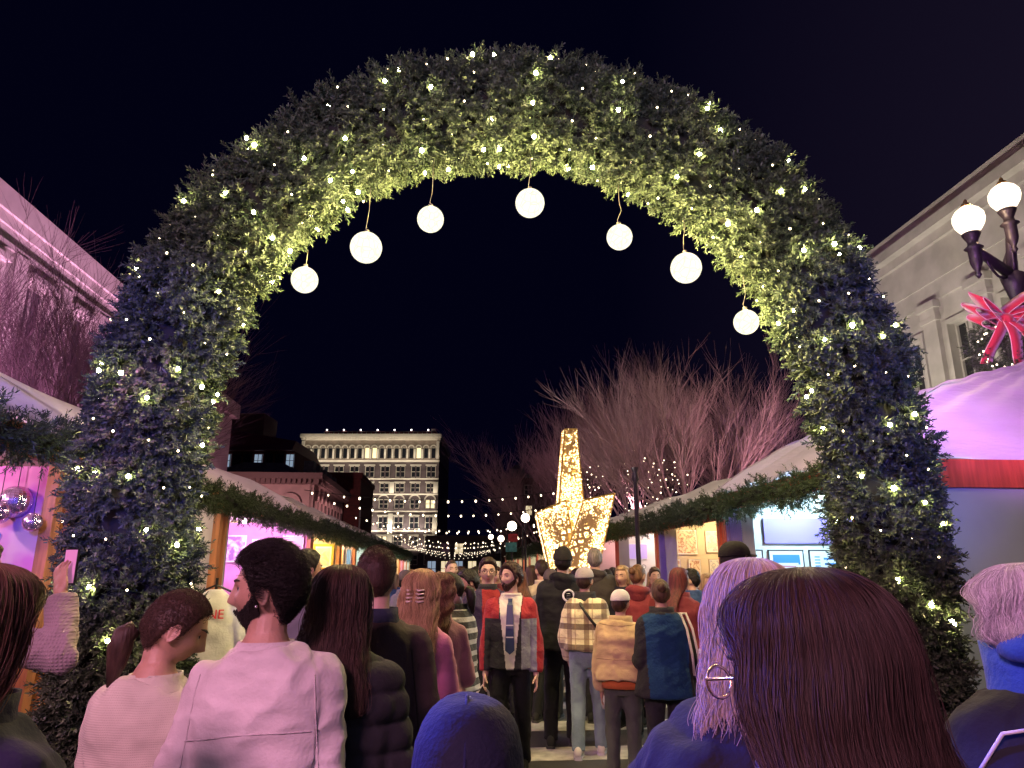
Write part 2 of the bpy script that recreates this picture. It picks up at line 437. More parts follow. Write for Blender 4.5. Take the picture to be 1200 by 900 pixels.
def short_hair(parent, Mh, c, T=.022, fade=.35, seed=3, rough=.25, name='hair', nu=80, nv=60, kind='short', fuzz=0):
    rings = []
    for i in range(nv + 1):
        t = PI * i / nv; ring = []
        for j in range(nu):
            a = 2 * PI * j / nu; st = max(math.sin(t), .002)
            d = (st * math.sin(a), st * math.cos(a), -math.cos(t)); p = skull(d)
            az = (a + PI) % (2 * PI) - PI
            zl = hairline(az, kind) + .006 * mnoise.noise(Vector((a * 6, seed, 0)))
            cov = sstep(p.z, zl - .006, zl + .010)
            th = T * (fade + (1 - fade) * sstep(p.z, .0, .085))
            th *= 1 + rough * mnoise.noise(p * 45 + Vector((seed, 0, 0))) + rough * .8 * mnoise.noise(p * 110 + Vector((0, seed, 0)))
            r = -.010 + cov * (th + .010)
            ring.append(Mh @ (p + Vector(d) * r))
        rings.append(ring)
    mb = MB(); mb.loft(rings, True)
    h = mb.build(name, hairm(c), parent, True)
    if fuzz:
        N = fuzz; M = 7; rs = np.random.RandomState(seed); P3 = []
        while len(P3) < N:
            v = rs.normal(size=3); v /= np.linalg.norm(v); p = skull(tuple(v)); az = math.atan2(v[0], v[1]); zl = hairline(az, kind)
            if p.z < zl + .006 * rs.randn(): continue
            th = T * (fade + (1 - fade) * sstep(p.z, .0, .085))
            dr = Vector((rs.randn() * .35, -.55 + .35 * rs.randn(), .25 * rs.randn())) ; vd = Vector(v)
            dr = (dr - vd * dr.dot(vd)); q = p + vd * th * .5; pts = []
            L = max(th * 1.5, .008)
            for m in range(M):
                u = m / (M - 1); pts.append(q + vd * (th * .9 * math.sin(u * 1.9)) + dr * L * u * 1.1)
            P3.append(pts)
        P3 = np.array([[tuple(q) for q in s_] for s_ in P3]); Mn = np.array(Mh); P3 = P3 @ Mn[:3, :3].T + Mn[:3, 3]
        strands('hair_strand', P3, .0006, hairm(c, True), h)
    return h
def beard(parent, Mh, c, T=.009, nu=90, nv=70, full=1.0, seed=5, fuzz=0):
    def cover(p, deg):
        top = np.interp(deg, [0, 12, 20, 34, 52, 70, 82, 90], [-.050, -.050, -.058, -.056, -.046, -.022, .0, .0])
        cov = sstep(-p.z, -top - .003, -top + .008) * (1 - sstep(deg, 86, 100))
        if deg < 14 and -.083 < p.z < -.065: cov = 0       # the mouth
        return cov
    rings = []
    for i in range(nv + 1):
        t = PI * i / nv; ring = []
        for j in range(nu):
            a = 2 * PI * j / nu; st = max(math.sin(t), .002)
            d = (st * math.sin(a), st * math.cos(a), -math.cos(t)); p = skull(d)
            az = abs((a + PI) % (2 * PI) - PI); deg = math.degrees(az); cov = cover(p, deg)
            lift = .009 * g(p.x, .03) if p.y > .03 else 0
            r = -.012 + cov * (T * (.6 + .7 * sstep(-p.z, .05, .1)) * (1 + .3 * mnoise.noise(p * 90)) + .012 + lift)
            ring.append(Mh @ (p + Vector(d) * r))
        rings.append(ring)
    mb = MB(); mb.loft(rings, True)
    h = mb.build('beard', hairm(c), parent, True)
    if fuzz:
        rs = np.random.RandomState(seed); P3 = []
        while len(P3) < fuzz:
            v = rs.normal(size=3); v[1] = abs(v[1]); v[2] = -abs(v[2]); v /= np.linalg.norm(v); p = skull(tuple(v)); deg = abs(math.degrees(math.atan2(v[0], v[1])))
            if cover(p, deg) < .5: continue
            vd = Vector(v); lift = .009 * g(p.x, .03) if p.y > .03 else 0
            q = p + vd * (T * .4 + lift); dr = Vector((rs.randn() * .3, .2 * rs.randn(), -1)); L = T * rs.uniform(.8, 1.8)
            P3.append([q + vd * (T * .6 * math.sin(u * 1.6)) + dr * L * u for u in (0, .33, .66, 1)])
        P3 = np.array([[tuple(q) for q in s_] for s_ in P3]); Mn = np.array(Mh); P3 = P3 @ Mn[:3, :3].T + Mn[:3, 3]
        strands('hair_strand', P3, .0005, hairm(c, True), h)
    return h

def person(label, px, top, D, yaw=0, hy=None, pitch=0, roll=0, fem=False, H=None, skin=(.50, .30, .21),
           topw=None, legc=(.02, .02, .025), hair=None, arms=None, vox=.009, eyes=None, shoes=(.03, .03, .03),
           group=None, gait=.0, bdy=1.0, capz=0.0, x=None):
    pos = at(px, top, D); Hh = (pos.z - capz) if H is None else H
    k = Hh / 1.765
    if H is None: pass
    root = thing('person', label, 'person', (pos.x, D, 0), R(yaw), group)
    hyaw = R((hy if hy is not None else yaw) - yaw)
    tl_ = math.sin(px * 12.9 + D * 7) ; tm_ = math.cos(px * 4.7)
    if D < 4 or (topw or {}).get('matfn'): tl_ = 0; tm_ = .75
    Ms = Matrix.Scale(k, 4) @ Matrix.Rotation(R(1.6 * tl_), 4, 'Y') @ Matrix.Rotation(R(-1.2 + 1.6 * tm_), 4, 'X')
    if arms is None: arms = (('down', 'bent'), ('pocket', 'down'), ('bent', 'bent'), ('pocket', 'pocket'), ('down', 'phone'), ('hip', 'pocket'), ('bent', 'pocket'))[int(px * 3 + D * 10) % 7]
    HZ = 1.765 - .012 - .116
    Mhair = Ms @ Matrix.Translation((0, -.005, HZ - .10)) @ Matrix.Rotation(hyaw, 4, 'Z') @ Matrix.Rotation(R(pitch * .3), 4, 'X') @ Matrix.Rotation(R(roll * .5), 4, 'Y') @ Matrix.Translation((0, .012, .10))
    Mh = Ms @ Matrix.Translation((0, -.005, HZ - .10)) @ Matrix.Rotation(hyaw, 4, 'Z') @ Matrix.Rotation(R(pitch), 4, 'X') @ Matrix.Rotation(R(roll), 4, 'Y') @ Matrix.Translation((0, .012, .10))
    sw = .89 if fem else 1.0
    # ---- skeleton
    sh = [Vector((s_ * .163 * sw, -.008, 1.372)) for s_ in (-1, 1)]
    hands = []
    A = []
    for i, s_ in enumerate((-1, 1)):
        u_, f_, n_ = ARM[arms[i]] if isinstance(arms[i], str) else arms[i]
        u_ = Vector((u_[0] * s_, u_[1], u_[2])).normalized(); f_ = Vector((f_[0] * s_, f_[1], f_[2])).normalized(); n_ = Vector((n_[0] * s_, n_[1], n_[2]))
        el = sh[i] + u_ * .29; wr = el + f_ * .255
        A.append((sh[i], el, wr, f_, n_))
    hipj = [Vector((s_ * .088, -.005, .90)) for s_ in (-1, 1)]
    kn = [Vector((s_ * .10, .02 + s_ * gait * .45, .48)) for s_ in (-1, 1)]
    an = [Vector((s_ * .105, -.02 + s_ * gait, .085)) for s_ in (-1, 1)]
    # ---- body: one continuous skin
    b = MB()
    b.loft([tring(t[0], t[1] * (FEM[i] if fem else 1) * .97, t[2] * .97, t[3], 24) for i, t in enumerate(TORSO)])
    b.capsule((0, -.022, 1.43), (0, .004, 1.57), .062 * (.88 if fem else 1), .056 * (.88 if fem else 1), 16)
    for i in (0, 1):
        s0, el, wr, f_, n_ = A[i]
        b.capsule(s0, el, .052 * sw, .040 * sw, 12); b.capsule(el, wr, .040 * sw, .027, 12)
        hand(b, wr + f_ * .012, f_, n_, (-1, 1)[i], .55, .95 if fem else 1.02)
        b.capsule(hipj[i], kn[i], .086, .056, 12); b.capsule(kn[i], an[i], .055, .038, 12)
        b.capsule(an[i] + Vector((0, -.02, -.04)), an[i] + Vector((0, .13, -.052)), .032, .026, 10)
    b.xf(Ms)
    head_mesh(b, Mh, fem)
    me = remesh(b, vox, 2, .4)
    Mi = np.array(Mh.inverted())
    def lips(c):
        q = c @ Mi[:3, :3].T + Mi[:3, 3]
        return (((q[:, 0] / .023) ** 2 + ((q[:, 2] + .0715) / .0115) ** 2 < 1) & (q[:, 1] > .07)).astype(int)
    finish(me, 'body', list(skinm(skin)), root, None, lips)
    # ---- eyes and brows when the face can be seen
    if eyes:
        hc = eyes if not isinstance(eyes, bool) else (.02, .015, .01)
        for s_ in (-1, 1):
            e = MB(); c = Vector((s_ * .031, .0668, .0015))
            e.ball((0, 0, 0), .0120, 16, 12)
            for fi, f in enumerate(e.f):
                cc = sum((Vector(e.v[q]) for q in f), Vector()) / len(f)
                if cc.y > .0092: e.m[fi] = 1
            e.xf(Mh @ Matrix.Translation(c)); e.build('eye', [M_EYE, M_IRIS], root, True)
            w = MB(); pts = [Mh @ Vector((s_ * (.013 + .038 * t), .0925 - .024 * t * t, .023 + .006 * math.sin(t * 2.4))) for t in (0, .25, .5, .75, 1)]
            w.tube(pts, [.003, .0044, .0044, .0036, .0015], 6, flat=.9)
            w.tube([Mh @ Vector((s_ * (.031 + .0135 * math.cos(u)), .0775 - .004 * abs(math.cos(u)), .0015 + .0062 * math.sin(u))) for u in (.1, .6, 1.2, 1.8, 2.5, 3.0)], [.0012, .0020, .0022, .0020, .0014, .001], 5); w.build('eyebrow', hairm(hc), root, True)
    # ---- trousers, shoes
    if legc is not None:
        p = MB(); zt = 1.02
        p.loft([tring(z, interp_t(z, fem)[0] + .014, interp_t(z, fem)[1] + .012, interp_t(z, fem)[2], 24) for z in (.80, .86, .92, .98, 1.03)])
        for i in (0, 1):
            p.capsule(hipj[i], kn[i], .096, .072, 14); p.tube([kn[i] + Vector((0, 0, .05)), kn[i], (kn[i] + an[i]) / 2, an[i] + Vector((0, 0, -.02))], [.072, .072, .066, .064], 14)
        p.xf(Ms); me = remesh(p, .012 if D < 12 else .018, 3)
        sd = int(px * 7) % 97
        finish(me, 'trousers', legc if not isinstance(legc, tuple) else cloth(legc, .3, 45), root, lambda c: .005 * np_noise(c, 22, sd) + .004 * np_noise(c, 55, sd + 1))
        for i in (0, 1):
            q = MB(); a = an[i]
            rg = []
            for t, w, h, yy in ((0, .026, .030, -.075), (.12, .036, .055, -.06), (.3, .040, .062, -.02), (.5, .042, .055, .04), (.7, .047, .040, .10), (.88, .043, .030, .15), (1, .022, .020, .175)):
                rg.append([Vector((a.x + w * math.cos(2 * PI * j / 14), a.y + yy, max(.0, .004 + h + h * math.sin(2 * PI * j / 14)))) for j in range(14)])
            q.loft(rg)
            so = []
            for t, w, yy in ((0, .026, -.082), (.1, .040, -.065), (.3, .041, -.02), (.5, .043, .04), (.7, .050, .10), (.88, .044, .155), (1, .022, .185)):
                so.append([Vector((a.x - w, a.y + yy, .0)), Vector((a.x + w, a.y + yy, 0)), Vector((a.x + w, a.y + yy, .026)), Vector((a.x - w, a.y + yy, .026))])
            o = q.xf(Ms).build('shoe', cloth(shoes, .1, 30), root, True)
            sl = MB(); sl.loft(so); sl.xf(Ms).build('sole', cloth(tuple(min(.7, c * 1.5 + .03) for c in shoes), .1), o)
    # ---- upper garment
    t = dict(kind='coat', c=(.03, .03, .035), hem=.92, pad=.022, sleeve=1.0, m=None, matfn=None, collar=True, cc=None, puff=0, mats=None, wr=1.0, hood=None)
    t.update(topw or {})
    pd = t['pad']; gm = MB(); hem = t['hem']
    zs = [hem] + [z for z in (1.0, 1.06, 1.12, 1.18, 1.25, 1.32, 1.38, 1.42, 1.45, 1.475) if z > hem + .03]
    extra = [z for z in np.arange(hem + .06, .98, .07)] if hem < .9 else []
    zs = [hem] + extra + zs[1:]
    rg = []
    for z in zs:
        hw, hd, yc = interp_t(max(z, .93), fem)
        fl = pd * (1.25 if z < 1.2 else 1) + (max(0, .95 - z) * .10)
        if z > 1.36: fl = pd * .62
        if z < 1.2: hw = max(hw, .150 * sw + .0)
        rg.append(tring(z, hw * bdy + fl, hd * bdy + fl, yc, 32))
    gm.loft(rg)
    for i in (0, 1):
        s0, el, wr, f_, n_ = A[i]; sl = t['sleeve']
        gm.capsule(s0 - Vector((.012 * (-1, 1)[i], 0, .0)), el, .058 * sw + pd * .8, .046 * sw + pd * .8, 18)
        we = el + (wr - el) * sl
        gm.tube([el - f_ * .02, el + (we - el) * .3, el + (we - el) * .7, we], [.046 * sw + pd * .8, .044 * sw + pd * .8, .038 + pd * .7, .034 + pd * .6], 18)
        gm.ball(el, .046 * sw + pd * .8, 14, 10)
    gm.xf(Ms)
    near = D < 4
    me = remesh(gm, t.get('gvox') or (.008) if (near or t.get('gvox')) else (.012 if D < 12 else .02), 22 if near else 9)
    sd = int(px * 13) % 89; puff = t['puff']; w_ = t['wr']
    def disp(c):
        d = (.010 * w_) * np_noise(c * np.array([1, 1, .4]), 11, sd) + (.0065 * w_) * (1 - 2 * np.abs(np_noise(c * np.array([1.1, 1.1, .45]), 17, sd + 2))) + (.003 * w_) * (1 - 2 * np.abs(np_noise(c * np.array([1, 1, 1.3]), 34, sd + 5)))
        if puff: d += puff * (np.abs(np.sin(c[:, 2] * PI / .085 / k + .6 * np_noise(c, 5, sd))) ** .6 - .5)
        return d
    gmt = t['mats'] or [t['m'] or cloth(t['c'], .16, 90)]
    gar = finish(me, t['kind'], gmt, root, disp, t['matfn'])
    if t['collar']:
        cm = MB(); rr = []
        ct = 1.525 if t['collar'] is True else t['collar']
        for z, w1, d1, y1 in ((1.44, .108 + pd * .5, .085 + pd * .5, -.014), (1.465, .083 + pd * .6, .074 + pd * .6, -.012), ((1.465 + ct) / 2, .070 + pd * .7, .068 + pd * .7, -.006), (ct, .064 + pd * .8, .064 + pd * .8, .0)):
            rr.append(tring(z, w1, d1, y1, 28))
        zt = rr[-1][0].z
        for z, s_ in ((zt - .002, .92), (zt - .03, .86), (1.46, .80)):
            rr.append([Vector((p.x * s_, (p.y) * s_, z)) for p in rr[3]])
        cm.loft(rr, False); cm.xf(Ms)
        cm.build('collar', cloth(t['cc'] or t['c'], .3, 60), gar, True)
    if t['hood']:
        hm = MB(); hp = []
        for i in range(19):
            a = R(-200 + 220 * i / 18 - 0); hp.append(Vector((.105 * math.cos(a), -.045 + .105 * math.sin(a), 1.49 + .012 * math.sin(a * 2))))
        hm.tube(hp, [.02 + .028 * math.sin(PI * i / 18) for i in range(19)], 12)
        hm.ball((0, -.13, 1.44), 1, 18, 12, sc=(.095, .05, .085)); hm.xf(Ms @ Matrix.Translation((0, 0, t.get('hoodz', 0))))
        me = remesh(hm, .009, 6); finish(me, 'hood', cloth(t['hood'], .3, 50), gar, lambda c: .006 * np_noise(c, 30, 4))
    # ---- hair
    hr = dict(kind='short', c=(.02, .014, .010)); hr.update(hair or {})
    kd = hr['kind']; pdb = pd + (.02 if puff else 0)
    if kd == 'short': ho = short_hair(root, Mh, hr['c'], hr.get('T', .022), hr.get('fade', .45), int(px) % 17, hr.get('rough', .3), fuzz=hr.get('fuzz', 0))
    elif kd == 'long':
        ho = long_hair(root, Mhair, hr['c'], hr.get('L', .42), hr.get('back', pdb), hr.get('wide', 1), hr.get('dense', 0), hr.get('wave', 0), hr.get('rad', .0007), int(px) % 13, hr.get('amp', .035), hr.get('open', R(62)), hr.get('lean', 0))
    elif kd in ('bun', 'pony'):
        ho = short_hair(root, Mh, hr['c'], .013, .9, 4, .12, fuzz=hr.get('fuzz', 0))
        q = MB()
        if kd == 'bun':
            q.ball(Mh @ Vector((0, -.125, .055)), .040, 16, 12, sc=(1, .8, 1))
            q.build('hair_bun', hairm(hr['c']), ho, True)
        else:
            pts = [Mhair @ Vector(p_) for p_ in ((0, -.10, -.01), (0, -.128, -.035), (-.006, -.132, -.08), (-.010, -.130, -.13), (-.008, -.132, -.20))]
            q.tube(pts, [.026, .034, .036, .028, .010], 14); q.build('ponytail', hairm(hr['c']), ho, True)
    elif kd == 'bald': ho = short_hair(root, Mh, hr['c'], .003, 1, 4, .1)
    elif kd == 'afro': ho = short_hair(root, Mh, hr['c'], .045, .75, 4, .25)
    elif kd in ('cap', 'beanie'):
        ho = short_hair(root, Mh, hr['c'], .014, .8, 4, .2) if hr.get('hair', True) != 'long' else long_hair(root, Mh, hr['c'], hr.get('L', .3), pdb)
        rgs = []; nv = 18
        zb = .045 if kd == 'cap' else .03
        for i in range(nv + 1):
            tt = i / nv; ring = []
            for j in range(40):
                a = 2 * PI * j / 40; ph = tt * PI / 2
                zz = zb + (.142 - zb) * math.sin(ph) + (.012 if kd == 'beanie' else 0) * math.sin(ph)
                rr_ = max(.004, math.cos(ph) ** .75)
                f_ = 1 + (.02 * math.sin(a * 20) if kd == 'beanie' else 0)
                ring.append(Mh @ Vector((.096 * rr_ * math.sin(a) * f_, -.006 + .118 * rr_ * math.cos(a) * f_, zz - .018 * (1 - math.cos(a)) * .5 * (1 - tt))))
            rgs.append(ring)
        cp = MB(); cp.loft(rgs)
        hat = cp.build('hat', cloth(hr['hc'], .25, 70), root, True)
        if kd == 'cap':
            br = MB(); rw = []
            for dr in (0, .5, 1):
                rw.append([Mh @ Vector((.085 * math.sin(a) * (1 - .15 * dr), -.006 + .105 * math.cos(a) + dr * .075 * math.cos(a * 1.1), .052 - .012 * dr - .03 * (math.sin(a) ** 2))) for a in np.linspace(-1.15, 1.15, 15)])
            lo = [[p_ - Mh.to_3x3() @ Vector((0, 0, .004)) for p_ in r_] for r_ in rw]
            br.loft(rw, False, closed=False); br.loft(list(reversed(lo)), False, closed=False); br.loft([rw[-1], lo[-1]], False, closed=False)
            br.build('brim', cloth(hr['hc'], .2, 70), hat, True)
    return root, dict(Mh=Mh, A=A, k=k, gar=gar, Ms=Ms, sh=sh)
# ============================================================ SETTING
def foliage_mat(name, c, c2, sc=3.0):
    m = mat(name, c, .55, spec=.35); nt = m.node_tree; b = nt.nodes['Principled BSDF']
    tc = nt.nodes.new('ShaderNodeTexCoord'); n = nt.nodes.new('ShaderNodeTexNoise'); n.inputs['Scale'].default_value = sc; n.inputs['Detail'].default_value = 6
    gm = nt.nodes.new('ShaderNodeNewGeometry'); ad = nt.nodes.new('ShaderNodeMath'); ad.operation = 'MULTIPLY_ADD'; ad.inputs[1].default_value = .45; 
    nt.links.new(tc.outputs['Object'], n.inputs[0]); nt.links.new(gm.outputs['Random Per Island'], ad.inputs[0]); nt.links.new(n.outputs[0], ad.inputs[2])
    r = nt.nodes.new('ShaderNodeValToRGB'); e = r.color_ramp.elements; e[0].position = .45; e[0].color = (*c2, 1); e[1].position = .95; e[1].color = (*c, 1)
    nt.links.new(ad.outputs[0], r.inputs[0]); nt.links.new(r.outputs[0], b.inputs['Base Color'])
    return m
M_FOL = foliage_mat('pine_needles', (.105, .142, .076), (.013, .026, .017))
M_FOL2 = foliage_mat('garland_needles', (.055, .085, .035), (.02, .035, .015))
M_CORE = mat('branch_core', (.012, .014, .008), .9)

def needles(C, N, per=5, tipL=.12, nl=.04, nw=.009, cnt=18, spread=.75, rs=nrs):
    """sprigs of flat needles: C centres, N outward directions (numpy Kx3)"""
    K = len(C)
    C = np.repeat(C, per, 0); N = np.repeat(N, per, 0)
    D = N + rs.normal(size=N.shape) * spread; D /= np.linalg.norm(D, axis=1)[:, None]
    # each tip starts a bit along the parent sprig
    C = C + N * rs.uniform(-.02, .09, len(C))[:, None] * (tipL / .12) + rs.normal(size=C.shape) * .025
    T = len(C)
    up = rs.normal(size=D.shape); A = np.cross(D, up); A /= np.linalg.norm(A, axis=1)[:, None]; B = np.cross(D, A)
    L = tipL * rs.uniform(.6, 1.25, T)
    idx = np.arange(cnt); ang = idx * 2.4; h = (idx + .5) / cnt
    ca, sa = np.cos(ang), np.sin(ang)
    rad = A[:, None, :] * ca[None, :, None] + B[:, None, :] * sa[None, :, None]
    tan = -A[:, None, :] * sa[None, :, None] + B[:, None, :] * ca[None, :, None]
    base = C[:, None, :] + D[:, None, :] * (L[:, None] * h[None, :])[:, :, None]
    nlv = nl * (1.15 - .5 * h) * rs.uniform(.8, 1.2, (T, cnt))
    tip = base + (rad * .75 + D[:, None, :] * .75) * nlv[:, :, None]
    w = nw * .5
    v = np.stack([base + tan * w, tip + tan * w * .5, tip - tan * w * .5, base - tan * w], 2).reshape(-1, 3)
    f = np.arange(len(v)).reshape(-1, 4)
    return v, f
def foliage(name, C, N, m, parent=None, **k):
    v, f = needles(C, N, **k)
    if parent is not None:
        Mi = np.array(MATR[parent.name].inverted()); v = v @ Mi[:3, :3].T + Mi[:3, 3]
    return add(name, fast_mesh(name, v, f, [m]), parent)

# ---------------------------------------------------------------- ground
M_ASPH = mat('asphalt', (.055, .052, .055), .62, nscale=1.2, namt=.35, bump=.5, bscale=90)
M_PAVE = mat('paving', (.22, .20, .19), .8, nscale=2, namt=.3, bump=.3, bscale=30)
M_PAINT = mat('road_paint', (.46, .44, .41), .7, nscale=7, namt=.35, bump=.2, bscale=50)
b = MB(); b.quad([(-400, -150, 0), (400, -150, 0), (400, 500, 0), (-400, 500, 0)]); tag(b.build('ground', M_ASPH), kind='structure')
for s0, s1 in ((-40, -7.6), (9.6, 45)):
    b = MB(); b.sbox(s0, s1, -20, 130, 0, .13); tag(b.build('pavement', M_PAVE), kind='structure')
b = MB()
for i in range(9):
    D = 3.4 + i * 1.22; b.sbox(-.2, 3.4, D, D + .50, .004, .006)
b.build('road_stripes', M_PAINT)['kind'] = 'structure'  # pale stripes across the road
b = MB()
for s_ in (-.1, .1): b.sbox(s_ - .05, s_ + .05, 16, 130, .004, .006)
tag(b.build('road_marking', M_PAINT), kind='structure')

# ---------------------------------------------------------------- market stalls
M_ROOFW = mat('tent_fabric', (.66, .62, .58), .75, nscale=1.5, namt=.12, bump=.55, bscale=4, stretch=(1, 1, 2.5))
M_ROOFP = mat('tent_satin', (.68, .57, .70), .42, nscale=2, namt=.08, bump=1.0, bscale=9, stretch=(.6, 1, 3.2), sheen=.3)
M_POSTO = mat('stained_timber', (.50, .20, .07), .55, nscale=3, namt=.35, bump=.3, bscale=30, stretch=(6, 6, .5))
M_POSTR = mat('red_timber', (.48, .075, .035), .5, nscale=3, namt=.3, bump=.3, bscale=30, stretch=(6, 6, .5))
M_PANEL = mat('grey_panel', (.33, .35, .40), .6, nscale=.8, namt=.12, bump=.1, bscale=6)
M_WALLW = mat('white_panel', (.62, .60, .56), .7, nscale=2, namt=.1)
M_WALLB = mat('brown_panel', (.16, .08, .075), .7, nscale=2, namt=.3)
M_BEIGE = mat('beige_linen', (.62, .50, .34), .8, nscale=3, namt=.12, bump=.2, bscale=60)
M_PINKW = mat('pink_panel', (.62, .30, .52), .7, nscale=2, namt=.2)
M_CURT = mat('white_curtain', (.72, .68, .66), .7, sheen=.3, nscale=3, namt=.06)
M_CURTP = mat('violet_curtain', (.36, .24, .62), .6, sheen=.3, nscale=3, namt=.1)
M_TABLE = mat('table_cloth', (.10, .06, .08), .8, bump=.3, bscale=10)
M_BLACK = mat('black_metal', (.02, .02, .022), .4, metal=.6, bump=.1, bscale=30)

for m_ in (M_ROOFW, M_ROOFP, M_CURT, M_CURTP):
    nt_ = m_.node_tree; b0_ = nt_.nodes['Principled BSDF']; tr_ = nt_.nodes.new('ShaderNodeBsdfTranslucent'); mx_ = nt_.nodes.new('ShaderNodeMixShader'); mx_.inputs[0].default_value = .22
    tr_.inputs[0].default_value = (.6, .55, .5, 1); out_ = nt_.nodes['Material Output']
    nt_.links.new(b0_.outputs[0], mx_.inputs[1]); nt_.links.new(tr_.outputs[0], mx_.inputs[2]); nt_.links.new(mx_.outputs[0], out_.inputs['Surface'])
def sheet_roof(mb, P, nu, nv, fold, th=.02):
    """P(u,v) -> point; two skins"""
    for off, rev in ((0, False), (-th, True)):
        b0 = len(mb.v)
        for i in range(nu + 1):
            for j in range(nv + 1):
                p = P(i / nu, j / nv); mb.v.append((p.x, p.y, p.z + off))
        for i in range(nu):
            for j in range(nv):
                q = (b0 + i * (nv + 1) + j, b0 + (i + 1) * (nv + 1) + j, b0 + (i + 1) * (nv + 1) + j + 1, b0 + i * (nv + 1) + j + 1)
                mb.f.append(tuple(reversed(q)) if rev else q); mb.m.append(0)
def curtain(parent, side, s0, s1, D, z0, z1, m, amp=.04, fr=9):
    mb = MB(); n = 36; r = []
    for z in (z0, (z0 + z1) / 2, z1 - .1, z1):
        a = amp * (1 if z < z1 - .2 else .6)
        r.append([S(s0 + (s1 - s0) * t / n, D + a * math.sin(t / n * fr * 2 * PI) , z) for t in range(n + 1)])
    mb.loft(r, False, closed=False); bk = [[Vector(p) + Vector((0, .006, 0)) for p in q] for q in r]
    mb.loft(list(reversed(bk)), False, closed=False)
    return mb.build('curtain', m, parent, True, world=True)

stall_no = 0
def stall(side, D0, D1, sf, dep, ze, sr, zr, post, label, light=((1, .75, .45), 60), wall=None, side_wall=None, curt=None, far=False, endwall=False, bigroof=False, valance=None):
    """side -1 left / +1 right; all s values positive, mirrored by side"""
    q = lambda s_: side * s_
    c = S(q(sf + dep / 2), (D0 + D1) / 2, 0)
    root = thing('market_stall', label, 'market stall', c, -SA if False else SA, 'white roofed market stalls lining the street')
    wall = wall or M_WALLW; side_wall = side_wall or wall
    e = .03
    # roof
    mb = MB()
    if bigroof:
        ap0 = S(q(sr), (D0 + D1) / 2 - .5, zr); ap1 = S(q(sr), (D0 + D1) / 2 + .5, zr)
        co = [S(q(sf - .12), D0 - .12, ze), S(q(sf - .12), D1 + .1, ze), S(q(sf + dep + .1), D1 + .1, ze), S(q(sf + dep + .1), D0 - .12, ze)]
        def tri(a, b_, c0, c1):
            def Pf(u, v):
                e0 = a.lerp(b_, u); t0 = c0.lerp(c1, u); p = e0.lerp(t0, v)
                p.z += .34 * math.sin(PI * min(1, v * 1.15)) ** .8 * (1 - v) ** .4 + .03 * math.sin(u * 24 + 3 * v) * (1 - v) + .024 * math.sin(u * 57 + 9 * v) * math.sin(PI * v) + .016 * math.sin(u * 31 - v * 37) * math.sin(PI * v)
                return p
            sheet_roof(mb, Pf, 90, 40, 0)
        tri(co[0], co[1], ap0, ap1); tri(co[1], co[2], ap1, ap1); tri(co[2], co[3], ap1, ap0); tri(co[3], co[0], ap0, ap0)
    else:
        n = 20 if not far else 6
        sb = sf + dep
        for a0, a1 in ((sf - .15, sr), (sb + .1, sr)):
            def Pf(u, v):
                p = S(q(a0 + (a1 - a0) * v), D0 - .05 + (D1 - D0 + .1) * u, ze + (zr - ze) * v)
                p.z += -.09 * math.sin(PI * u) * v + .015 * math.sin(u * 40 + v * 6) * math.sin(PI * v) + .05 * math.sin(PI * v)
                return p
            sheet_roof(mb, Pf, n * 2, 8, 0)
        for Dk in (D0 - .04, D1 + .04):      # gable ends
            mb.quad([S(q(sf - .1), Dk, ze), S(q(sb + .05), Dk, ze), S(q(sr), Dk, zr - .02)])
    mb.build('roof', M_ROOFP if bigroof else M_ROOFW, root, True, world=True)
    # posts
    w = .11
    for Dk in (D0 + .08, D1 - .08):
        for sk in (sf + .06, sf + dep - .06):
            pb = MB(); pb.sbox(q(sk - w / 2), q(sk + w / 2), Dk - w, Dk + w * .3, 0, ze - .02); pb.build('post', post, root, world=True)
    hb = MB(); hb.sbox(q(sf - .02), q(sf + .07), D0, D1, ze - .30, ze - .025); hb.build('header_beam', post, root, world=True)
    # walls
    wb = MB(); wb.sbox(q(sf + dep - .02), q(sf + dep + .03), D0 + .02, D1 - .02, .02, ze); wb.build('back_wall', wall, root, world=True)
    wb = MB(); wb.sbox(q(sf + .12), q(sf + dep - .1), D1 - .07, D1 - .03, .02, ze - .05); wb.build('divider_wall', side_wall, root, world=True)
    if endwall:
        wb = MB(); wb.sbox(q(sf + .02), q(sf + dep), D0 - .10, D0 - .05, .02, ze - .32); wb.build('end_wall', M_PANEL, root, world=True)
        hb = MB(); hb.sbox(q(sf - .04), q(sf + dep), D0 - .15, D0 - .10, ze - .36, ze - .02); hb.build('end_beam', M_POSTR, root, world=True)
        hb = MB(); hb.sbox(q(sf - .05), q(sf + .10), D0 - .14, D0 - .02, .0, ze - .36); hb.build('corner_post', M_POSTR, root, world=True)
    # counter
    cb = MB(); cb.sbox(q(sf + .1), q(sf + .75), D0 + .35, D1 - .35, .0, .9); cb.build('counter', M_TABLE, root, world=True)
    # lights under the roof: real bulbs on a wire
    lc, lp = light; lp *= 1.9 if side < 0 and D0 > 12 else 1.1
    nb = 2 if not far else 1; sl_ = sf + min(dep * .45, 1.35)
    for i in range(nb):
        Db = D0 + (D1 - D0) * (i + .5) / nb; pz = ze - .12
        lb = MB(); r = .05; lb.ball(S(q(sl_), Db, pz), r, 10, 8)
        bo = lb.build('lamp_bulb', bulb_m(lc, lp / nb / (PI * 4 * PI * r * r)), root, True, world=True)
        wr_ = MB(); wr_.tube([S(q(sl_), Db, pz + r), S(q(sl_), Db, ze + .25)], .008, 5); wr_.build('wire', M_BLACK, bo_parent(root), world=True)
    if curt:
        for (Dc, m_, a, b_) in curt: curtain(root, side, q(sf + a), q(sf + b_), Dc, .9, ze - .1, m_)
    return root
def bo_parent(r): return r
BM = {}
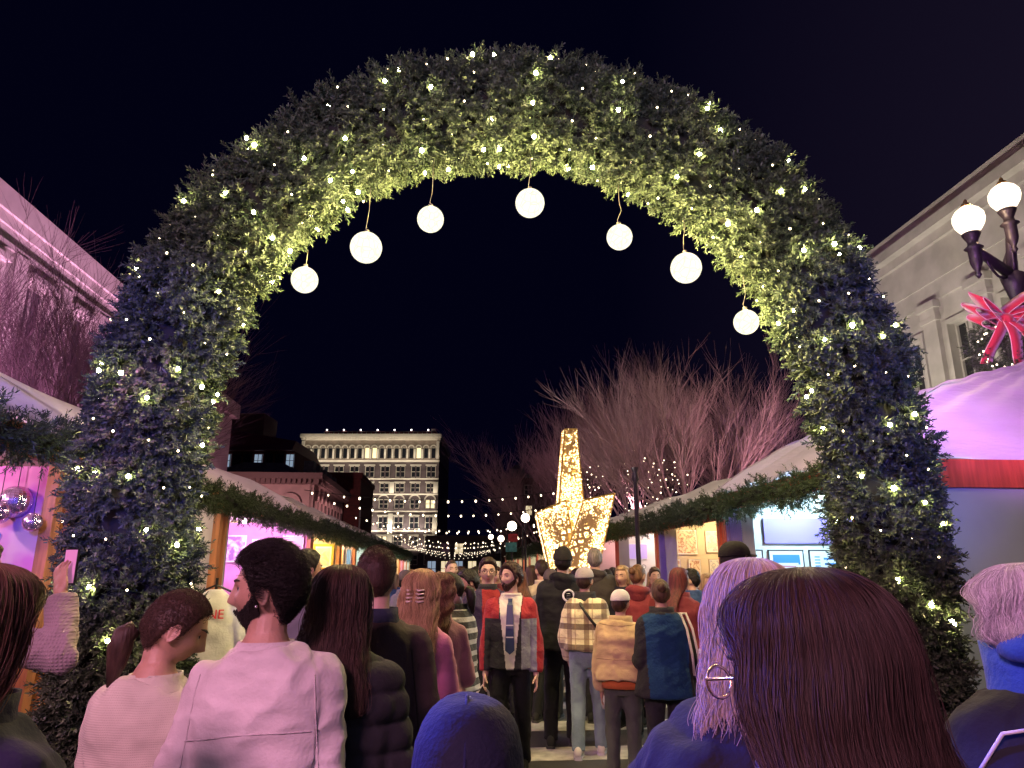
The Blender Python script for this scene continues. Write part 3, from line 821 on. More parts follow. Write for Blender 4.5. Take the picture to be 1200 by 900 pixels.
def bulb_m(c, st):
    k = (c, round(st, 2))
    if k not in BM: BM[k] = emit('lit_bulb', c, st)
    return BM[k]
def garland(side, D0, D1, s_, z, sag, label, th=.17, dens=1.0, m=None):
    c = S(side * s_, (D0 + D1) / 2, z)
    root = thing('pine_garland', label, 'garland', c, SA, 'pine garlands along the stall eaves')
    pts = []; n = max(6, int((D1 - D0) * 3))
    for i in range(n + 1):
        t = i / n; tt = (t * max(1, round((D1 - D0) / 2.2))) % 1
        pts.append(S(side * (s_ + .02 * math.sin(t * 30)), D0 + (D1 - D0) * t, z - sag * math.sin(PI * tt) + .03 * math.sin(t * 17)))
    cb = MB(); cb.tube(pts, th * .45, 7); cb.build('core', M_CORE, root, True, world=True)
    K = int((D1 - D0) * 75 * dens); P_ = np.array([tuple(p) for p in pts]); t = nrs.uniform(0, len(pts) - 1.001, K); i = t.astype(int); f = (t - i)[:, None]
    C = P_[i] * (1 - f) + P_[i + 1] * f; a = nrs.uniform(0, 2 * PI, K)
    N = np.stack([np.cos(a), .5 * nrs.normal(size=K), np.sin(a)], 1); N /= np.linalg.norm(N, axis=1)[:, None]
    foliage('foliage', C + N * th * nrs.uniform(.3, 1, K)[:, None], N, m or M_FOL2, root, per=4, tipL=.13 / min(1, dens + .2), nl=.05, nw=.012 / min(1, dens + .1), cnt=12)
    return root

LS, LZ, LSR, LZR = 3.8, 2.98, 5.6, 4.12
left = [(3.4, 7.3, 'stained brown front stall left of the arch, hung with a pink painting', ((1, .55, .85), 150), M_WALLB, M_WALLB, None),
        (7.4, 12.2, 'stall half hidden behind the left foot of the arch', ((1, .72, .62), 110), M_WALLW, M_WALLW, None),
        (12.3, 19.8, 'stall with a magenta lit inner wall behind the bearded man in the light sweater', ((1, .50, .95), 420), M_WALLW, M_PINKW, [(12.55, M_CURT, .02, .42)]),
        (19.9, 24.9, 'stall with yellow orange light left of the short haired man in the brown coat', ((1, .70, .30), 300), M_BEIGE, M_BEIGE, [(20.1, M_CURT, .02, .45)]),
        (25.0, 28.8, 'peach lit stall third past the bearded man', ((1, .60, .35), 260), M_BEIGE, M_WALLW, [(25.2, M_CURT, .02, .4)])]
for D0, D1, lab, li, w1, w2, cu in left:
    stall(-1, D0, D1, LS, 2.9, LZ, LSR, LZR, M_POSTO, lab, li, w1, w2, cu)
D = 28.9; k = 0
while D < 62:
    li = (((.55, .85, 1), 220), ((1, .7, .4), 260), ((1, .45, .8), 220), ((.8, .9, 1), 220))[k % 4]
    stall(-1, D, D + 4.0, LS, 2.9, LZ, LSR, LZR, M_POSTO, 'small distant white roofed stall in the left row before the lit hotel', li, M_WALLW, M_BEIGE, None, far=True)
    D += 4.1; k += 1
RS, RZ, RSR, RZR = 4.8, 2.88, 6.3, 3.80
stall(1, 8.1, 12.5, RS, 7.6, RZ + .14, 9.1, 4.95, M_POSTR, 'large grey sided tent with red beam and satin roof right of the arch', ((.50, .82, 1), 420), M_WALLW, M_WALLW,
      [(12.3, M_CURTP, .02, .30), (12.25, M_CURT, .30, .5)], endwall=True, bigroof=True)
stall(1, 12.6, 16.6, RS, 2.9, RZ, RSR, RZR, M_POSTR, 'warm lit stall with drawings on beige linen walls behind the blue jacketed woman', ((1, .72, .38), 190), M_BEIGE, M_BEIGE, [(16.35, M_CURTP, -.02, .12), (16.3, M_CURT, .12, .38)])
stall(1, 16.7, 20.8, RS, 2.9, RZ, RSR, RZR, M_POSTR, 'stall with a lilac banner right of the golden star sculpture', ((1, .75, .70), 190), M_WALLW, M_WALLW, [(20.5, M_CURT, .0, .3)])
stall(1, 20.9, 24.9, RS, 2.9, RZ, RSR, RZR, M_POSTR, 'stall partly behind the golden star sculpture', ((1, .45, .45), 150), M_WALLW, M_WALLW, None)
D = 25.0; k = 0
while D < 62:
    li = (((1, .85, .6), 200), ((.85, 1, .8), 180), ((1, .75, .5), 200))[k % 3]
    stall(1, D, D + 4.0, RS, 2.9, RZ, RSR, RZR, M_POSTR, 'small distant stall in the right row left of the golden star', li, M_WALLW, M_BEIGE, None, far=True)
    D += 4.1; k += 1
garland(-1, 3.4, 7.3, LS - .12, LZ - .10, .08, 'dark pine garland on the eave left of the arch above the pink painting', .14)
garland(-1, 7.5, 19.8, LS - .14, LZ - .14, .10, 'long drooping pine garland above the bearded man on the left stall eave', .15)
garland(-1, 19.9, 40, LS - .14, LZ - .14, .08, 'far pine garland on the left stalls running toward the lit hotel', .19, .6)
garland(-1, 40, 62, LS - .14, LZ - .14, .06, 'most distant pine garland on the left stall row', .17, .3)
garland(1, 7.9, 14.5, RS - .16, RZ - .02, .12, 'thick pine garland from the right foot of the arch above the framed blue prints', .16)
garland(1, 14.5, 23, RS - .16, RZ - .02, .12, 'pine garland over the beige drawings stall ending near the golden star', .15, .8)
garland(1, 23, 60, RS - .14, RZ - .04, .06, 'far pine garland on the right row left of the golden star', .18, .4)

# ---- goods hanging in the stalls
M_FRAME = mat('frame_black', (.03, .03, .035), .4); M_MAT = mat('picture_mount', (.75, .75, .74), .6)
def art_mat(name, cols, sc, seed=0, thr=(.42, .58)):
    m = mat(name, cols[0], .5); nt = m.node_tree; b_ = nt.nodes['Principled BSDF']
    tc = nt.nodes.new('ShaderNodeTexCoord'); mp = nt.nodes.new('ShaderNodeMapping'); mp.inputs['Location'].default_value = (seed, seed * 1.7, 0)
    n = nt.nodes.new('ShaderNodeTexNoise'); n.inputs['Scale'].default_value = sc; n.inputs['Detail'].default_value = 3
    r = nt.nodes.new('ShaderNodeValToRGB'); r.color_ramp.interpolation = 'EASE'
    e = r.color_ramp.elements; e[0].color = (*cols[0], 1); e[0].position = thr[0]; e[1].color = (*cols[-1], 1); e[1].position = thr[1]
    for i, c in enumerate(cols[1:-1]):
        x = e.new(thr[0] + (thr[1] - thr[0]) * (i + 1) / (len(cols) - 1)); x.color = (*c, 1)
    nt.links.new(tc.outputs['Object'], mp.inputs[0]); nt.links.new(mp.outputs[0], n.inputs[0]); nt.links.new(n.outputs[0], r.inputs[0]); nt.links.new(r.outputs[0], b_.inputs['Base Color'])
    return m
def picture(s0, s1, z0, z1, D, label, art, frame=M_FRAME, mount=.06, fw=.018, group=None, marks=None, name='framed_print'):
    c = S((s0 + s1) / 2, D, (z0 + z1) / 2)
    root = thing(name, label, 'picture', c, SA, group)
    hw, hh = abs(s1 - s0) / 2, (z1 - z0) / 2
    f = MB()
    for a, b_, c_, d in ((-hw, hw, hh - fw, hh), (-hw, hw, -hh, -hh + fw), (-hw, -hw + fw, -hh + fw, hh - fw), (hw - fw, hw, -hh + fw, hh - fw)):
        f.box(((a + b_) / 2, 0, (c_ + d) / 2), (b_ - a, .03, d - c_))
    f.build('frame', frame, root)
    f = MB(); f.box((0, .004, 0), (2 * (hw - fw), .014, 2 * (hh - fw))); f.build('mount', M_MAT, root)
    f = MB(); f.box((0, -.005, 0), (2 * (hw - fw - mount), .004, 2 * (hh - fw - mount))); im = f.build('print', art, root)
    if marks: marks(root, hw - fw - mount, hh - fw - mount)
    return root
M_BLUEA = art_mat('blue_print', [(.05, .22, .55), (.35, .6, .85), (.8, .85, .9)], 9)
M_BLUEB = mat('sky_blue_print', (.05, .22, .55), .5)
M_PALE = mat('pale_print', (.72, .74, .78), .5); M_BROWNP = mat('brown_ink', (.25, .10, .05), .6)
def dome_marks(root, w, h):      # blue sky, white columned hall with a striped flag
    b_ = MB(); b_.box((0, -.009, h * .70), (2 * w, .003, h * .55)); b_.build('sky_band', M_BLUEB, root)
    b_ = MB()
    for i in range(9): b_.box((-w * .75 + i * w * .19, -.012, 0), (w * .08, .003, h * .8))
    b_.box((0, -.012, h * .46), (w * 1.7, .003, h * .1)); b_.box((0, -.012, -h * .45), (w * 1.8, .003, h * .08))
    b_.build('columns', mat('white_ink', (.75, .70, .78), .5), root)
    b_ = MB()
    for i in range(5): b_.box((w * .1, -.0145, h * (.32 - i * .16)), (w * 1.1, .002, h * .05))
    b_.build('stripes', mat('red_ink', (.45, .12, .25), .5), root)
def ladder_marks(root, w, h):
    b_ = MB()
    for i in range(11): b_.box((-w * .72, -.009, h * (.85 - i * .17)), (w * .4, .003, h * .07))
    for i in range(6): b_.box((w * .25, -.009, h * (.75 - i * .3)), (w * (1.0 - .1 * (i % 3)), .003, h * .12))
    b_.build('printed_lines', M_BLUEB, root)
g_ = 'framed blue prints on the tent wall'
Dw = 12.40
specs = [(4.92, 5.30, 2.18, 2.62, 'small framed print high left beside the violet curtain', ladder_marks), (4.95, 5.50, 1.28, 2.05, 'framed print of ladder like lines beside the violet curtain', ladder_marks),
         (5.60, 6.25, 1.28, 2.05, 'framed print of a columned hall under a blue sky with red stripes', dome_marks), (6.35, 7.0, 1.28, 2.05, 'framed blue print half hidden by the right foot of the arch', ladder_marks),
         (5.60, 6.25, .40, 1.18, 'framed print below the columned hall picture', ladder_marks), (4.95, 5.50, .40, 1.18, 'lower framed print behind the grey blonde woman', ladder_marks), (6.35, 7.0, .40, 1.18, 'low framed print beside the arch foliage', dome_marks)]
for a, b_, c_, d, lab, mk in specs: picture(a, b_, c_, d, Dw, lab, M_PALE, group=g_, marks=mk)
lb = MB(); lb.sbox(5.55, 7.3, Dw - .03, Dw + .0, 2.16, 2.60); o = lb.build('hanging_sign', mat('lilac_board', (.30, .20, .60), .6)); tag(o, 'plain lilac board hanging above the columned hall print', 'board')
M_SK = art_mat('sketch_brown', [(.72, .58, .40), (.35, .14, .08), (.70, .55, .38)], 12, 2)
M_SK2 = art_mat('sketch_grey', [(.72, .66, .55), (.30, .32, .40), (.70, .60, .45)], 11, 5)
for i, (a, b_, c_, d) in enumerate([(5.25, 5.75, 2.05, 2.62), (5.95, 6.35, 2.10, 2.6), (5.05, 5.32, 1.55, 1.95), (5.5, 5.8, 1.55, 1.95), (6.0, 6.3, 1.5, 1.95), (5.1, 6.3, 1.12, 1.38)]):
    picture(a, b_, c_, d, 16.50, ('brown ink drawing of a lion like figure on the beige wall', 'grey blue drawing at the upper right of the beige wall', 'small brown figure sketch on the beige wall', 'small round brown sketch on the beige wall', 'small grey bottle sketch on the beige wall', 'long low line drawing on the beige wall')[i],
            M_SK if i in (0, 2, 3) else M_SK2, M_BEIGE, .02, .01, 'drawings pinned to the beige linen wall', name='drawing')
for i, (a, b_, c_, d) in enumerate([(4.95, 5.7, 2.0, 2.45), (4.95, 5.6, 1.1, 1.8)]):
    picture(a, b_, c_, d, 20.7, ('lilac banner in the stall right of the star', 'pink and green floral picture in the stall right of the star')[i], mat('lilac_print', (.42, .35, .75), .6) if i == 0 else art_mat('floral', [(.8, .5, .4), (.75, .75, .6), (.4, .6, .4)], 7, 3), M_MAT, .01, .01)
pk = art_mat('violet_print', [(.25, .15, .35), (.7, .45, .8), (.8, .7, .85)], 6, 1)
for i, (a, b_, c_, d) in enumerate([(-4.55, -4.0, 2.0, 2.6), (-5.35, -4.75, 1.75, 2.5), (-4.5, -4.05, 1.2, 1.8), (-6.1, -5.5, 1.9, 2.6)]):
    picture(a, b_, c_, d, 19.68, ('pale pink picture nearest the orange post on the magenta wall', 'violet picture in the middle of the magenta wall', 'dark violet picture low on the magenta wall', 'violet picture deep in the magenta stall')[i], pk if i % 2 else mat('pale_pink', (.75, .55, .62), .6), M_MAT, .02, .015, 'pictures on the magenta stall wall')
picture(-4.7, -4.0, 1.7, 2.55, 24.75, 'yellow framed picture in the orange lit stall', art_mat('grey_print', [(.7, .6, .4), (.45, .5, .55), (.75, .6, .3)], 6, 4), mat('yellow_frame', (.75, .42, .03), .5), .06, .08)
for i in range(4):
    picture(-4.15 - i * .3, -3.95 - i * .3, 1.4, 2.5, 28.6, ('blue narrow print in the peach lit stall', 'orange narrow print in the peach lit stall', 'second blue narrow print in the peach lit stall', 'dark narrow print in the peach lit stall')[i], mat('narrow_print', ((.1, .3, .6), (.7, .35, .1), (.15, .4, .5), (.3, .1, .1))[i], .6), M_MAT, .01, .01)

# painting of the near left stall and mirrored balls in front of it
rt = thing('painting', 'large bright pink painting on the stall wall left of the arch', 'picture', S(-5.05, 7.18, 1.95), SA)
b_ = MB(); b_.box((0, 0, .05), (2.3, .05, 1.35)); b_.build('canvas', art_mat('pink_canvas', [(.50, .06, .36), (.66, .22, .46), (.75, .50, .50)], 1.6, 2, (.35, .62)), rt)
fl = MB()
for i in range(26):
    x = rnd.uniform(-1.0, 1.08); z = rnd.uniform(-.55, .1); fl.ball((x, -.035, z), rnd.uniform(.02, .06), 8, 5, sc=(1, .25, 1), m=i % 3)
fl.build('painted_flowers', [mat('flower_red', (.6, .05, .12), .6), mat('flower_blue', (.2, .2, .6), .6), mat('flower_white', (.75, .6, .7), .6)], rt)
bs = MB()
for i in range(5): bs.tube([(-1.1 + i * .1, -.03, .70 - .02 * i), (-.7 + i * .1, -.03, .60), (-.35 + i * .12, -.03, .62)], .006, 5)
bs.build('painted_twigs', mat('twig_ink', (.15, .03, .10), .7), rt)
def mirror_ball(loc, r, label):
    root = thing('mirror_ball', label, 'mirror ball', loc, 0, 'mirrored balls hanging before the pink painting')
    me = bpy.data.meshes.new('ball'); bm = bmesh.new(); bmesh.ops.create_uvsphere(bm, u_segments=26, v_segments=18, radius=r)
    bmesh.ops.inset_individual(bm, faces=bm.faces[:], thickness=r * .012, depth=r * .01); bm.to_mesh(me); bm.free()
    me.materials.append(mat('mirror_tiles', (.80, .62, .75), .22, metal=.92)); add('ball', me, root)
    w = MB(); w.tube([(0, 0, r), (0, 0, r + .5)], .004, 5); w.build('cord', M_BLACK, root)
mirror_ball(at(18, 588, 6.75), .15, 'large pink lit mirrored ball before the painting')
mirror_ball(at(38, 612, 6.6), .085, 'small mirrored ball under the large one before the painting')
mirror_ball(at(-2, 600, 6.6), .11, 'dark mirrored ball at the edge of the photo')
# white hoodie on a stand with red letters
rt = thing('hanging_hoodie', 'white hoodie with red letters LNE hanging beside the arch foot', 'hoodie', at(243, 790, 7.6), R(195))
rt.location.z = 0; MATR[rt.name] = Matrix.Translation(Vector((rt.location.x, 7.6, 0))) @ Matrix.Rotation(R(195), 4, 'Z')
g2 = MB(); g2.loft([tring(z, w, d, 0, 24) for z, w, d in ((.80, .23, .07), (.95, .24, .08), (1.2, .23, .09), (1.38, .22, .08), (1.45, .13, .06), (1.50, .07, .05))])
for s_ in (-1, 1): g2.capsule((s_ * .2, 0, 1.38), (s_ * .30, .02, .92), .07, .055)
finish(remesh(g2, .014, 4), 'shirt', cloth((.72, .70, .70), .3, 30), rt, lambda c: .008 * np_noise(c, 18, 4))
st_ = MB(); st_.tube([(0, 0, 0), (0, 0, 1.62)], .015, 8); st_.tube([(-.2, 0, 1.46), (0, 0, 1.55), (.2, 0, 1.46)], .012, 6); st_.box((0, 0, .015), (.4, .4, .03)); st_.build('stand', M_BLACK, rt)
fc = bpy.data.curves.new('red_letters', 'FONT'); fc.body = 'LNE'; fc.size = .13; fc.extrude = .003; fc.align_x = 'CENTER'
fo = bpy.data.objects.new('tmpf', fc); col.objects.link(fo); dg = bpy.context.evaluated_depsgraph_get(); fm = bpy.data.meshes.new_from_object(fo.evaluated_get(dg)); bpy.data.objects.remove(fo)
fm.materials.clear(); fm.materials.append(mat('red_print', (.65, .03, .06), .6))
o = add('red_letters', fm, rt, (0, .108, 1.22)); o.rotation_euler = (R(90), 0, R(180))

# ---------------------------------------------------------------- facades
class Fac:
    """facade coordinates (a along, o outward, z) -> world"""
    def __init__(s, P0, A, O): s.P = Vector(P0); s.A = Vector(A).normalized(); s.O = Vector(O).normalized()
    def __call__(s, a, o, z): q = s.P + s.A * a + s.O * o; return Vector((q.x, q.y, q.z + z))
    def box(s, mb, a0, a1, o0, o1, z0, z1, m=0):
        mb.hexa([s(a0, o0, z0), s(a1, o0, z0), s(a1, o1, z0), s(a0, o1, z0), s(a0, o0, z1), s(a1, o0, z1), s(a1, o1, z1), s(a0, o1, z1)], m)
def grid_wall(fc, mb, L, Z0, Z1, xs, zs, th=.5):
    """solid wall with openings xs x zs"""
    zc = Z0
    for z0, z1 in list(zs) + [(Z1, Z1)]:
        if z0 > zc: fc.box(mb, 0, L, -th, 0, zc, z0)
        if z1 > z0:
            a = 0
            for x0, x1 in list(xs) + [(L, L)]:
                if x0 > a: fc.box(mb, a, x0, -th, 0, z0, z1)
                a = x1
        zc = z1
M_GLASS = mat('dark_glass', (.02, .022, .03), .12, spec=.7)
M_GLASSW = emit('lit_window', (1, .8, .5), .9, False); M_GLASSB = emit('cool_lit_window', (.5, .65, .85), .45, False)
def window(fc, root, a0, a1, z0, z1, frame, rec=.25, glass=None, arch=False, bars=True, hood=None):
    f = MB(); t = (a1 - a0) * .07
    fc.box(f, a0, a0 + t, -rec, -rec + .1, z0, z1); fc.box(f, a1 - t, a1, -rec, -rec + .1, z0, z1)
    fc.box(f, a0 + t, a1 - t, -rec, -rec + .1, z1 - t, z1); fc.box(f, a0 + t, a1 - t, -rec, -rec + .1, z0, z0 + t)
    if bars:
        fc.box(f, (a0 + a1) / 2 - t * .4, (a0 + a1) / 2 + t * .4, -rec, -rec + .07, z0 + t, z1 - t)
        fc.box(f, a0 + t, a1 - t, -rec + .075, -rec + .10, (z0 + z1) / 2 - t * .4, (z0 + z1) / 2 + t * .4)
    w = f.build('window', frame, root, world=True)
    p = MB(); fc.box(p, a0, a1, -rec - .05, -rec - .01, z0, z1)
    MATR[w.name] = MATR[root.name]
    pp = p.build('pane', glass or M_GLASS, w, world=True)
    if hood:
        h = MB()
        if arch:
            n = 10; c = (a0 + a1) / 2; r0 = (a1 - a0) / 2; r1 = r0 + hood; zc = z1 - r0 * .25
            for i in range(n):
                t0, t1 = PI * i / n, PI * (i + 1) / n
                q = []
                for o_ in (0.003, .22): q += [fc(c - math.cos(t0) * r0, o_, zc + math.sin(t0) * r0), fc(c - math.cos(t1) * r0, o_, zc + math.sin(t1) * r0), fc(c - math.cos(t1) * r1, o_, zc + math.sin(t1) * r1), fc(c - math.cos(t0) * r1, o_, zc + math.sin(t0) * r1)]
                h.hexa(q)
        else: fc.box(h, a0 - .15, a1 + .15, 0.003, .25, z1 + .02, z1 + .02 + hood)
        h.build('hood_moulding', frame, w, world=True)
    return w
# --- left museum (pink flood light on pale stone)
M_STONE = mat('pale_stone', (.46, .42, .38), .8, nscale=1.2, namt=.15, bump=.3, bscale=8)
M_STONEG = mat('grey_stone', (.50, .49, .47), .8, nscale=1.0, namt=.18, bump=.3, bscale=8)
rt = thing('museum_building', 'long pale stone museum flooded with pink light behind bare trees', 'building', S(-20, 18), SA)
fc = Fac(S(-16, 8), U, V)
xs = [(k * 3.1 + 2.2, k * 3.1 + 3.7) for k in range(8)]
zs = [(2.5, 6.0), (8.0, 12.2)]
w = MB(); grid_wall(fc, w, 25, 0, 13.5, xs, zs); 
w.sbox(-16.5, -30, 32.4, 33, 0, 13.5); w.sbox(-16.52, -30, 8, 32.38, 13.0, 13.5); w.build('wall', M_STONE, rt, world=True)
w = MB(); fc.box(w, -.1, 25.2, -14, .10, 13.503, 13.9); fc.box(w, -.2, 25.35, -14, .22, 13.903, 14.75); w.build('cornice', M_STONE, rt, world=True)
w = MB(); fc.box(w, 0, 25.05, .003, .12, 12.75, 12.95); fc.box(w, 0, 25.05, .003, .15, 7.0, 7.3); w.build('string_course', M_STONE, rt, world=True)
for a0, a1 in xs:
    for z0, z1 in zs: window(fc, rt, a0, a1, z0, z1, M_STONE, .35, hood=.2)
    w = MB(); fc.box(w, a0 - 1.15, a0 - .45, .003, .16, 7.3, 12.75); w.build('pilaster', M_STONE, rt, world=True)
rt = thing('museum_wing', 'narrow pink lit museum wing glimpsed inside the left of the arch', 'building', S(-20, 42), SA)
fc = Fac(S(-16.2, 33.4), U, V); w = MB(); grid_wall(fc, w, 18, 0, 12.4, [(k * 3 + 1, k * 3 + 2.4) for k in range(5)], [(7, 11)]); w.sbox(-16.7, -30, 33.4, 51.4, 11.6, 12.4); w.sbox(-16.7, -30, 50.9, 51.4, 0, 11.59); w.build('wall', M_STONE, rt, world=True)
w = MB(); fc.box(w, -.1, 18.4, -12, .4, 12.403, 13.4); w.build('cornice', M_STONE, rt, world=True)
for k in range(5): window(fc, rt, k * 3 + 1, k * 3 + 2.4, 7, 11, M_STONE, .3)
# --- right classical building
rt = thing('classical_building', 'grey green classical stone building behind the globe street lamp', 'building', S(25, 22), SA)
fc = Fac(S(20, 9.5), U, -V)
pc = [32.1 - 2.9 * k for k in range(8)]
xs = sorted([(c_ - 1.45 - .58 - 9.5, c_ - 1.45 + .58 - 9.5) for c_ in pc]); xs = [x for x in xs if x[0] > .2]; zs = [(3.0, 6.2), (8.3, 11.4)]
w = MB(); grid_wall(fc, w, 23, 0, 12.6, xs, zs); w.sbox(20.5, 40, 32.0, 32.5, 0, 12.6); w.build('wall', M_STONEG, rt, world=True)
w = MB(); fc.box(w, 0, 23.05, -19, .12, 12.603, 13.4); fc.box(w, 0, 23.1, -19, .18, 13.403, 14.9); fc.box(w, 0, 23.2, -19, .35, 14.903, 15.3); fc.box(w, 0, 23.45, -19, .75, 15.303, 15.75); fc.box(w, 0, 23.3, -19, .5, 15.753, 16.4); w.build('entablature', M_STONEG, rt, world=True)
w = MB(); fc.box(w, 0, 23.05, .003, .25, 6.9, 7.4); fc.box(w, 0, 23.05, .003, .3, 0, 1.2); w.build('plinth', M_STONEG, rt, world=True)
for a0, a1 in xs:
    for z0, z1 in zs: window(fc, rt, a0, a1, z0, z1, M_STONEG, .35, glass=M_GLASS)
    for z0, z1 in zs:
        w = MB(); fc.box(w, a0 - .18, a0, .003, .10, z0 - .1, z1 + .18); fc.box(w, a1, a1 + .18, .003, .10, z0 - .1, z1 + .18); fc.box(w, a0, a1, .003, .10, z1 + .003, z1 + .18); fc.box(w, a0, a1, .003, .2, z0 - .2, z0 - .003); w.build('window_surround', M_STONEG, rt, world=True)
for c_ in pc:
    a = c_ - 9.5
    if a < .6: continue
    w = MB(); fc.box(w, a - .42, a + .42, .003, .20, 7.42, 11.75); fc.box(w, a - .50, a + .50, .003, .26, 11.753, 11.95); fc.box(w, a - .46, a + .46, .003, .24, 11.953, 12.3); fc.box(w, a - .58, a + .58, .003, .34, 12.303, 12.598)
    fc.box(w, a - .52, a + .52, .003, .28, 7.405, 7.8 - .38); w.build('pilaster', M_STONEG, rt, world=True)

# --- far illuminated hotel closing the street
M_HOTL = mat('cream_stone', (.60, .55, .46), .8, nscale=.5, namt=.15); M_HOTD = mat('dark_brick', (.11, .08, .085), .85, nscale=.6, namt=.35)
DH = 140.0
hl = at(343, 668, DH); hr_ = at(511, 668, DH); Lh = hr_.x - hl.x
zt = at(430, 510, DH).z; ZZ = lambda y: at(430, y, DH).z
rt = thing('hotel_building', 'tall dark brick hotel with floodlit cream top floors at the end of the street', 'building', (hl.x + Lh / 2, DH, 0))
fc = Fac((hl.x, DH, 0), (1, 0, 0), (0, -1, 0))
# upper cream arcade
pt = Lh / 18.6; M_HOTM = mat('tan_brick', (.24, .19, .15), .85, nscale=1, namt=.3); xa = [(.3 * pt + k * pt + pt * .20, .3 * pt + k * pt + pt * .82) for k in range(18)]
w = MB(); grid_wall(fc, w, Lh, ZZ(540), ZZ(516), xa, [(ZZ(537), ZZ(524.5))], .6); fc.box(w, 0, Lh, -22, -.6, ZZ(539), ZZ(517)); w.build('arcade_wall', M_HOTM, rt, world=True)
w = MB(); fc.box(w, -.4, Lh + .4, -22, .7, ZZ(513), ZZ(509)); fc.box(w, -.2, Lh + .2, -22, .4, ZZ(516) + .01, ZZ(513) - .01)
for k in range(46): fc.box(w, k * Lh / 46 + .1, k * Lh / 46 + .38, .403, .65, ZZ(516) + .1, ZZ(513) - .02)
fc.box(w, -.1, Lh + .1, .003, .5, ZZ(541.5), ZZ(539.5)); w.build('cornice', M_HOTL, rt, world=True)
for i, (a0, a1) in enumerate(xa): window(fc, rt, a0, a1, ZZ(537), ZZ(524.5), M_HOTL, .35, glass=M_GLASSW if i in (8, 9, 15) else M_GLASS, arch=True, bars=False, hood=.22)
# lower brick floors
fl = [(559.5, 546), (577, 566), (596, 585), (620, 605), (640, 628), (662, 650)]
xb = []
for k in range(9):
    c_ = Lh * (k + .5) / 9; xb += [(c_ - .95, c_ - .12), (c_ + .12, c_ + .95)]
w = MB(); grid_wall(fc, w, Lh, 0, ZZ(541.5), xb, sorted([(ZZ(a), ZZ(b_)) for a, b_ in fl]), .6); fc.box(w, 0, Lh, -22, -.6, 0, ZZ(541)); w.build('brick_wall', M_HOTD, rt, world=True)
for k in range(9):
    c_ = Lh * (k + .5) / 9
    for i, (a, b_) in enumerate(fl):
        lit = M_GLASSW if (k * 7 + i * 5) % 11 == 0 else M_GLASS
        wn = window(fc, rt, c_ - .95, c_ + .95, ZZ(a), ZZ(b_), M_HOTL, .3, glass=lit, arch=(i == 2), hood=.25)
for a in [xa[0][0] - .35] + [(xa[i][1] + xa[i + 1][0]) / 2 for i in range(17)] + [xa[-1][1] + .35]: w = MB(); fc.box(w, a - .17, a + .17, .003, .3, ZZ(537.5), ZZ(526.5)); w.build('arcade_pier', M_HOTL, rt, world=True)
for a in (-.02, Lh - .55): w = MB(); fc.box(w, a, a + .57, .003, .45, ZZ(538), ZZ(517)); w.build('corner_pier', M_HOTL, rt, world=True)
for z_ in (562, 580, 600, 623, 645):
    w = MB(); fc.box(w, -.05, Lh + .05, .003, .35, ZZ(z_), ZZ(z_ - 1.3)); w.build('string_course', M_HOTL, rt, world=True)
for k in (0, 3, 6, 9):
    for z0, z1 in ((578, 565), (660, 602)):
        c_ = min(max(Lh * k / 9, .5), Lh - .5); w = MB(); fc.box(w, c_ - .45, c_ + .45, .003, .4, ZZ(z0), ZZ(z1)); w.build('quoin', M_HOTL, rt, world=True)
w = MB(); fc.box(w, Lh * .14, Lh * .97, -8, -1.5, ZZ(509) + .02, ZZ(503.5)); w.build('roof_terrace', mat('red_terrace', (.35, .06, .08), .7, nscale=2, namt=.5), rt, world=True)
w = MB(); 
for k in range(24): fc.box(w, Lh * .14 + k * Lh * .0345, Lh * .14 + k * Lh * .0345 + .12, -1.4, -1.3, ZZ(509) + .02, ZZ(504.5))
fc.box(w, Lh * .14, Lh * .97, -1.42, -1.28, ZZ(504.5) + .01, ZZ(504)); fc.box(w, Lh * .93, Lh * .96, -3, -1.5, ZZ(503), ZZ(500.5)); w.build('terrace_rail', M_HOTL, rt, world=True)
for k in range(7):
    w = MB(); w.ball(fc(Lh * (.16 + .125 * k), -1.2, ZZ(502.5)), .16, 8, 6); w.build('terrace_lamp', emit('terrace_glow', (1, .9, .85), 5, False), rt, world=True)
# strip lights on the ledges (the hotel's own architectural lighting)
for z_, o_, e_, h_ in ((540.5, 1.6, 620, 8), (516.5, 1.0, 110, 2), (580, .9, 620, 8), (600, .9, 620, 10), (623, .9, 800, 10), (645, .9, 900, 10), (562, .9, 380, 8)):
    area(fc(Lh / 2, o_ + .6, ZZ(z_) + .1), fc(Lh / 2, -.3, ZZ(z_) + h_ * .45), Lh * .98, .25, e_, (1, .86, .68))
for k in range(9): area(fc(Lh * (k + .5) / 9 - Lh / 18 + .1, 1.4, ZZ(622)), fc(Lh * (k + .5) / 9 - Lh / 18 + .1, 0, ZZ(604)), .3, .3, 90, (1, .93, .8))

# --- other far buildings on the left
M_PINKS = mat('pink_stucco', (.55, .33, .32), .8, nscale=1, namt=.15); M_MAROON = mat('maroon_brick', (.14, .03, .03), .85, nscale=2, namt=.3); M_ROOFD = mat('slate_roof', (.10, .10, .13), .6, nscale=2, namt=.4)
rt = thing('italianate_building', 'pink stuccoed low building with deep cornice and arched windows left of the hotel', 'building', S(-19, 80), SA)
f1 = Fac(S(-26, 72), V, -U); f2 = Fac(S(-14, 72), U, V)
w = MB(); grid_wall(f1, w, 12, 0, 10.0, [(1.5, 3.1), (5.2, 6.8), (8.9, 10.5)], [(5.6, 8.2)], .4); grid_wall(f2, w, 19, 0, 9.995, [(1 + 2.2 * k, 2.1 + 2.2 * k) for k in range(8)], [(1, 4), (5, 8.6)], .4)
w.sbox(-26, -14.4, 90.6, 91, 0, 9.9); w.build('wall', M_PINKS, rt, world=True)
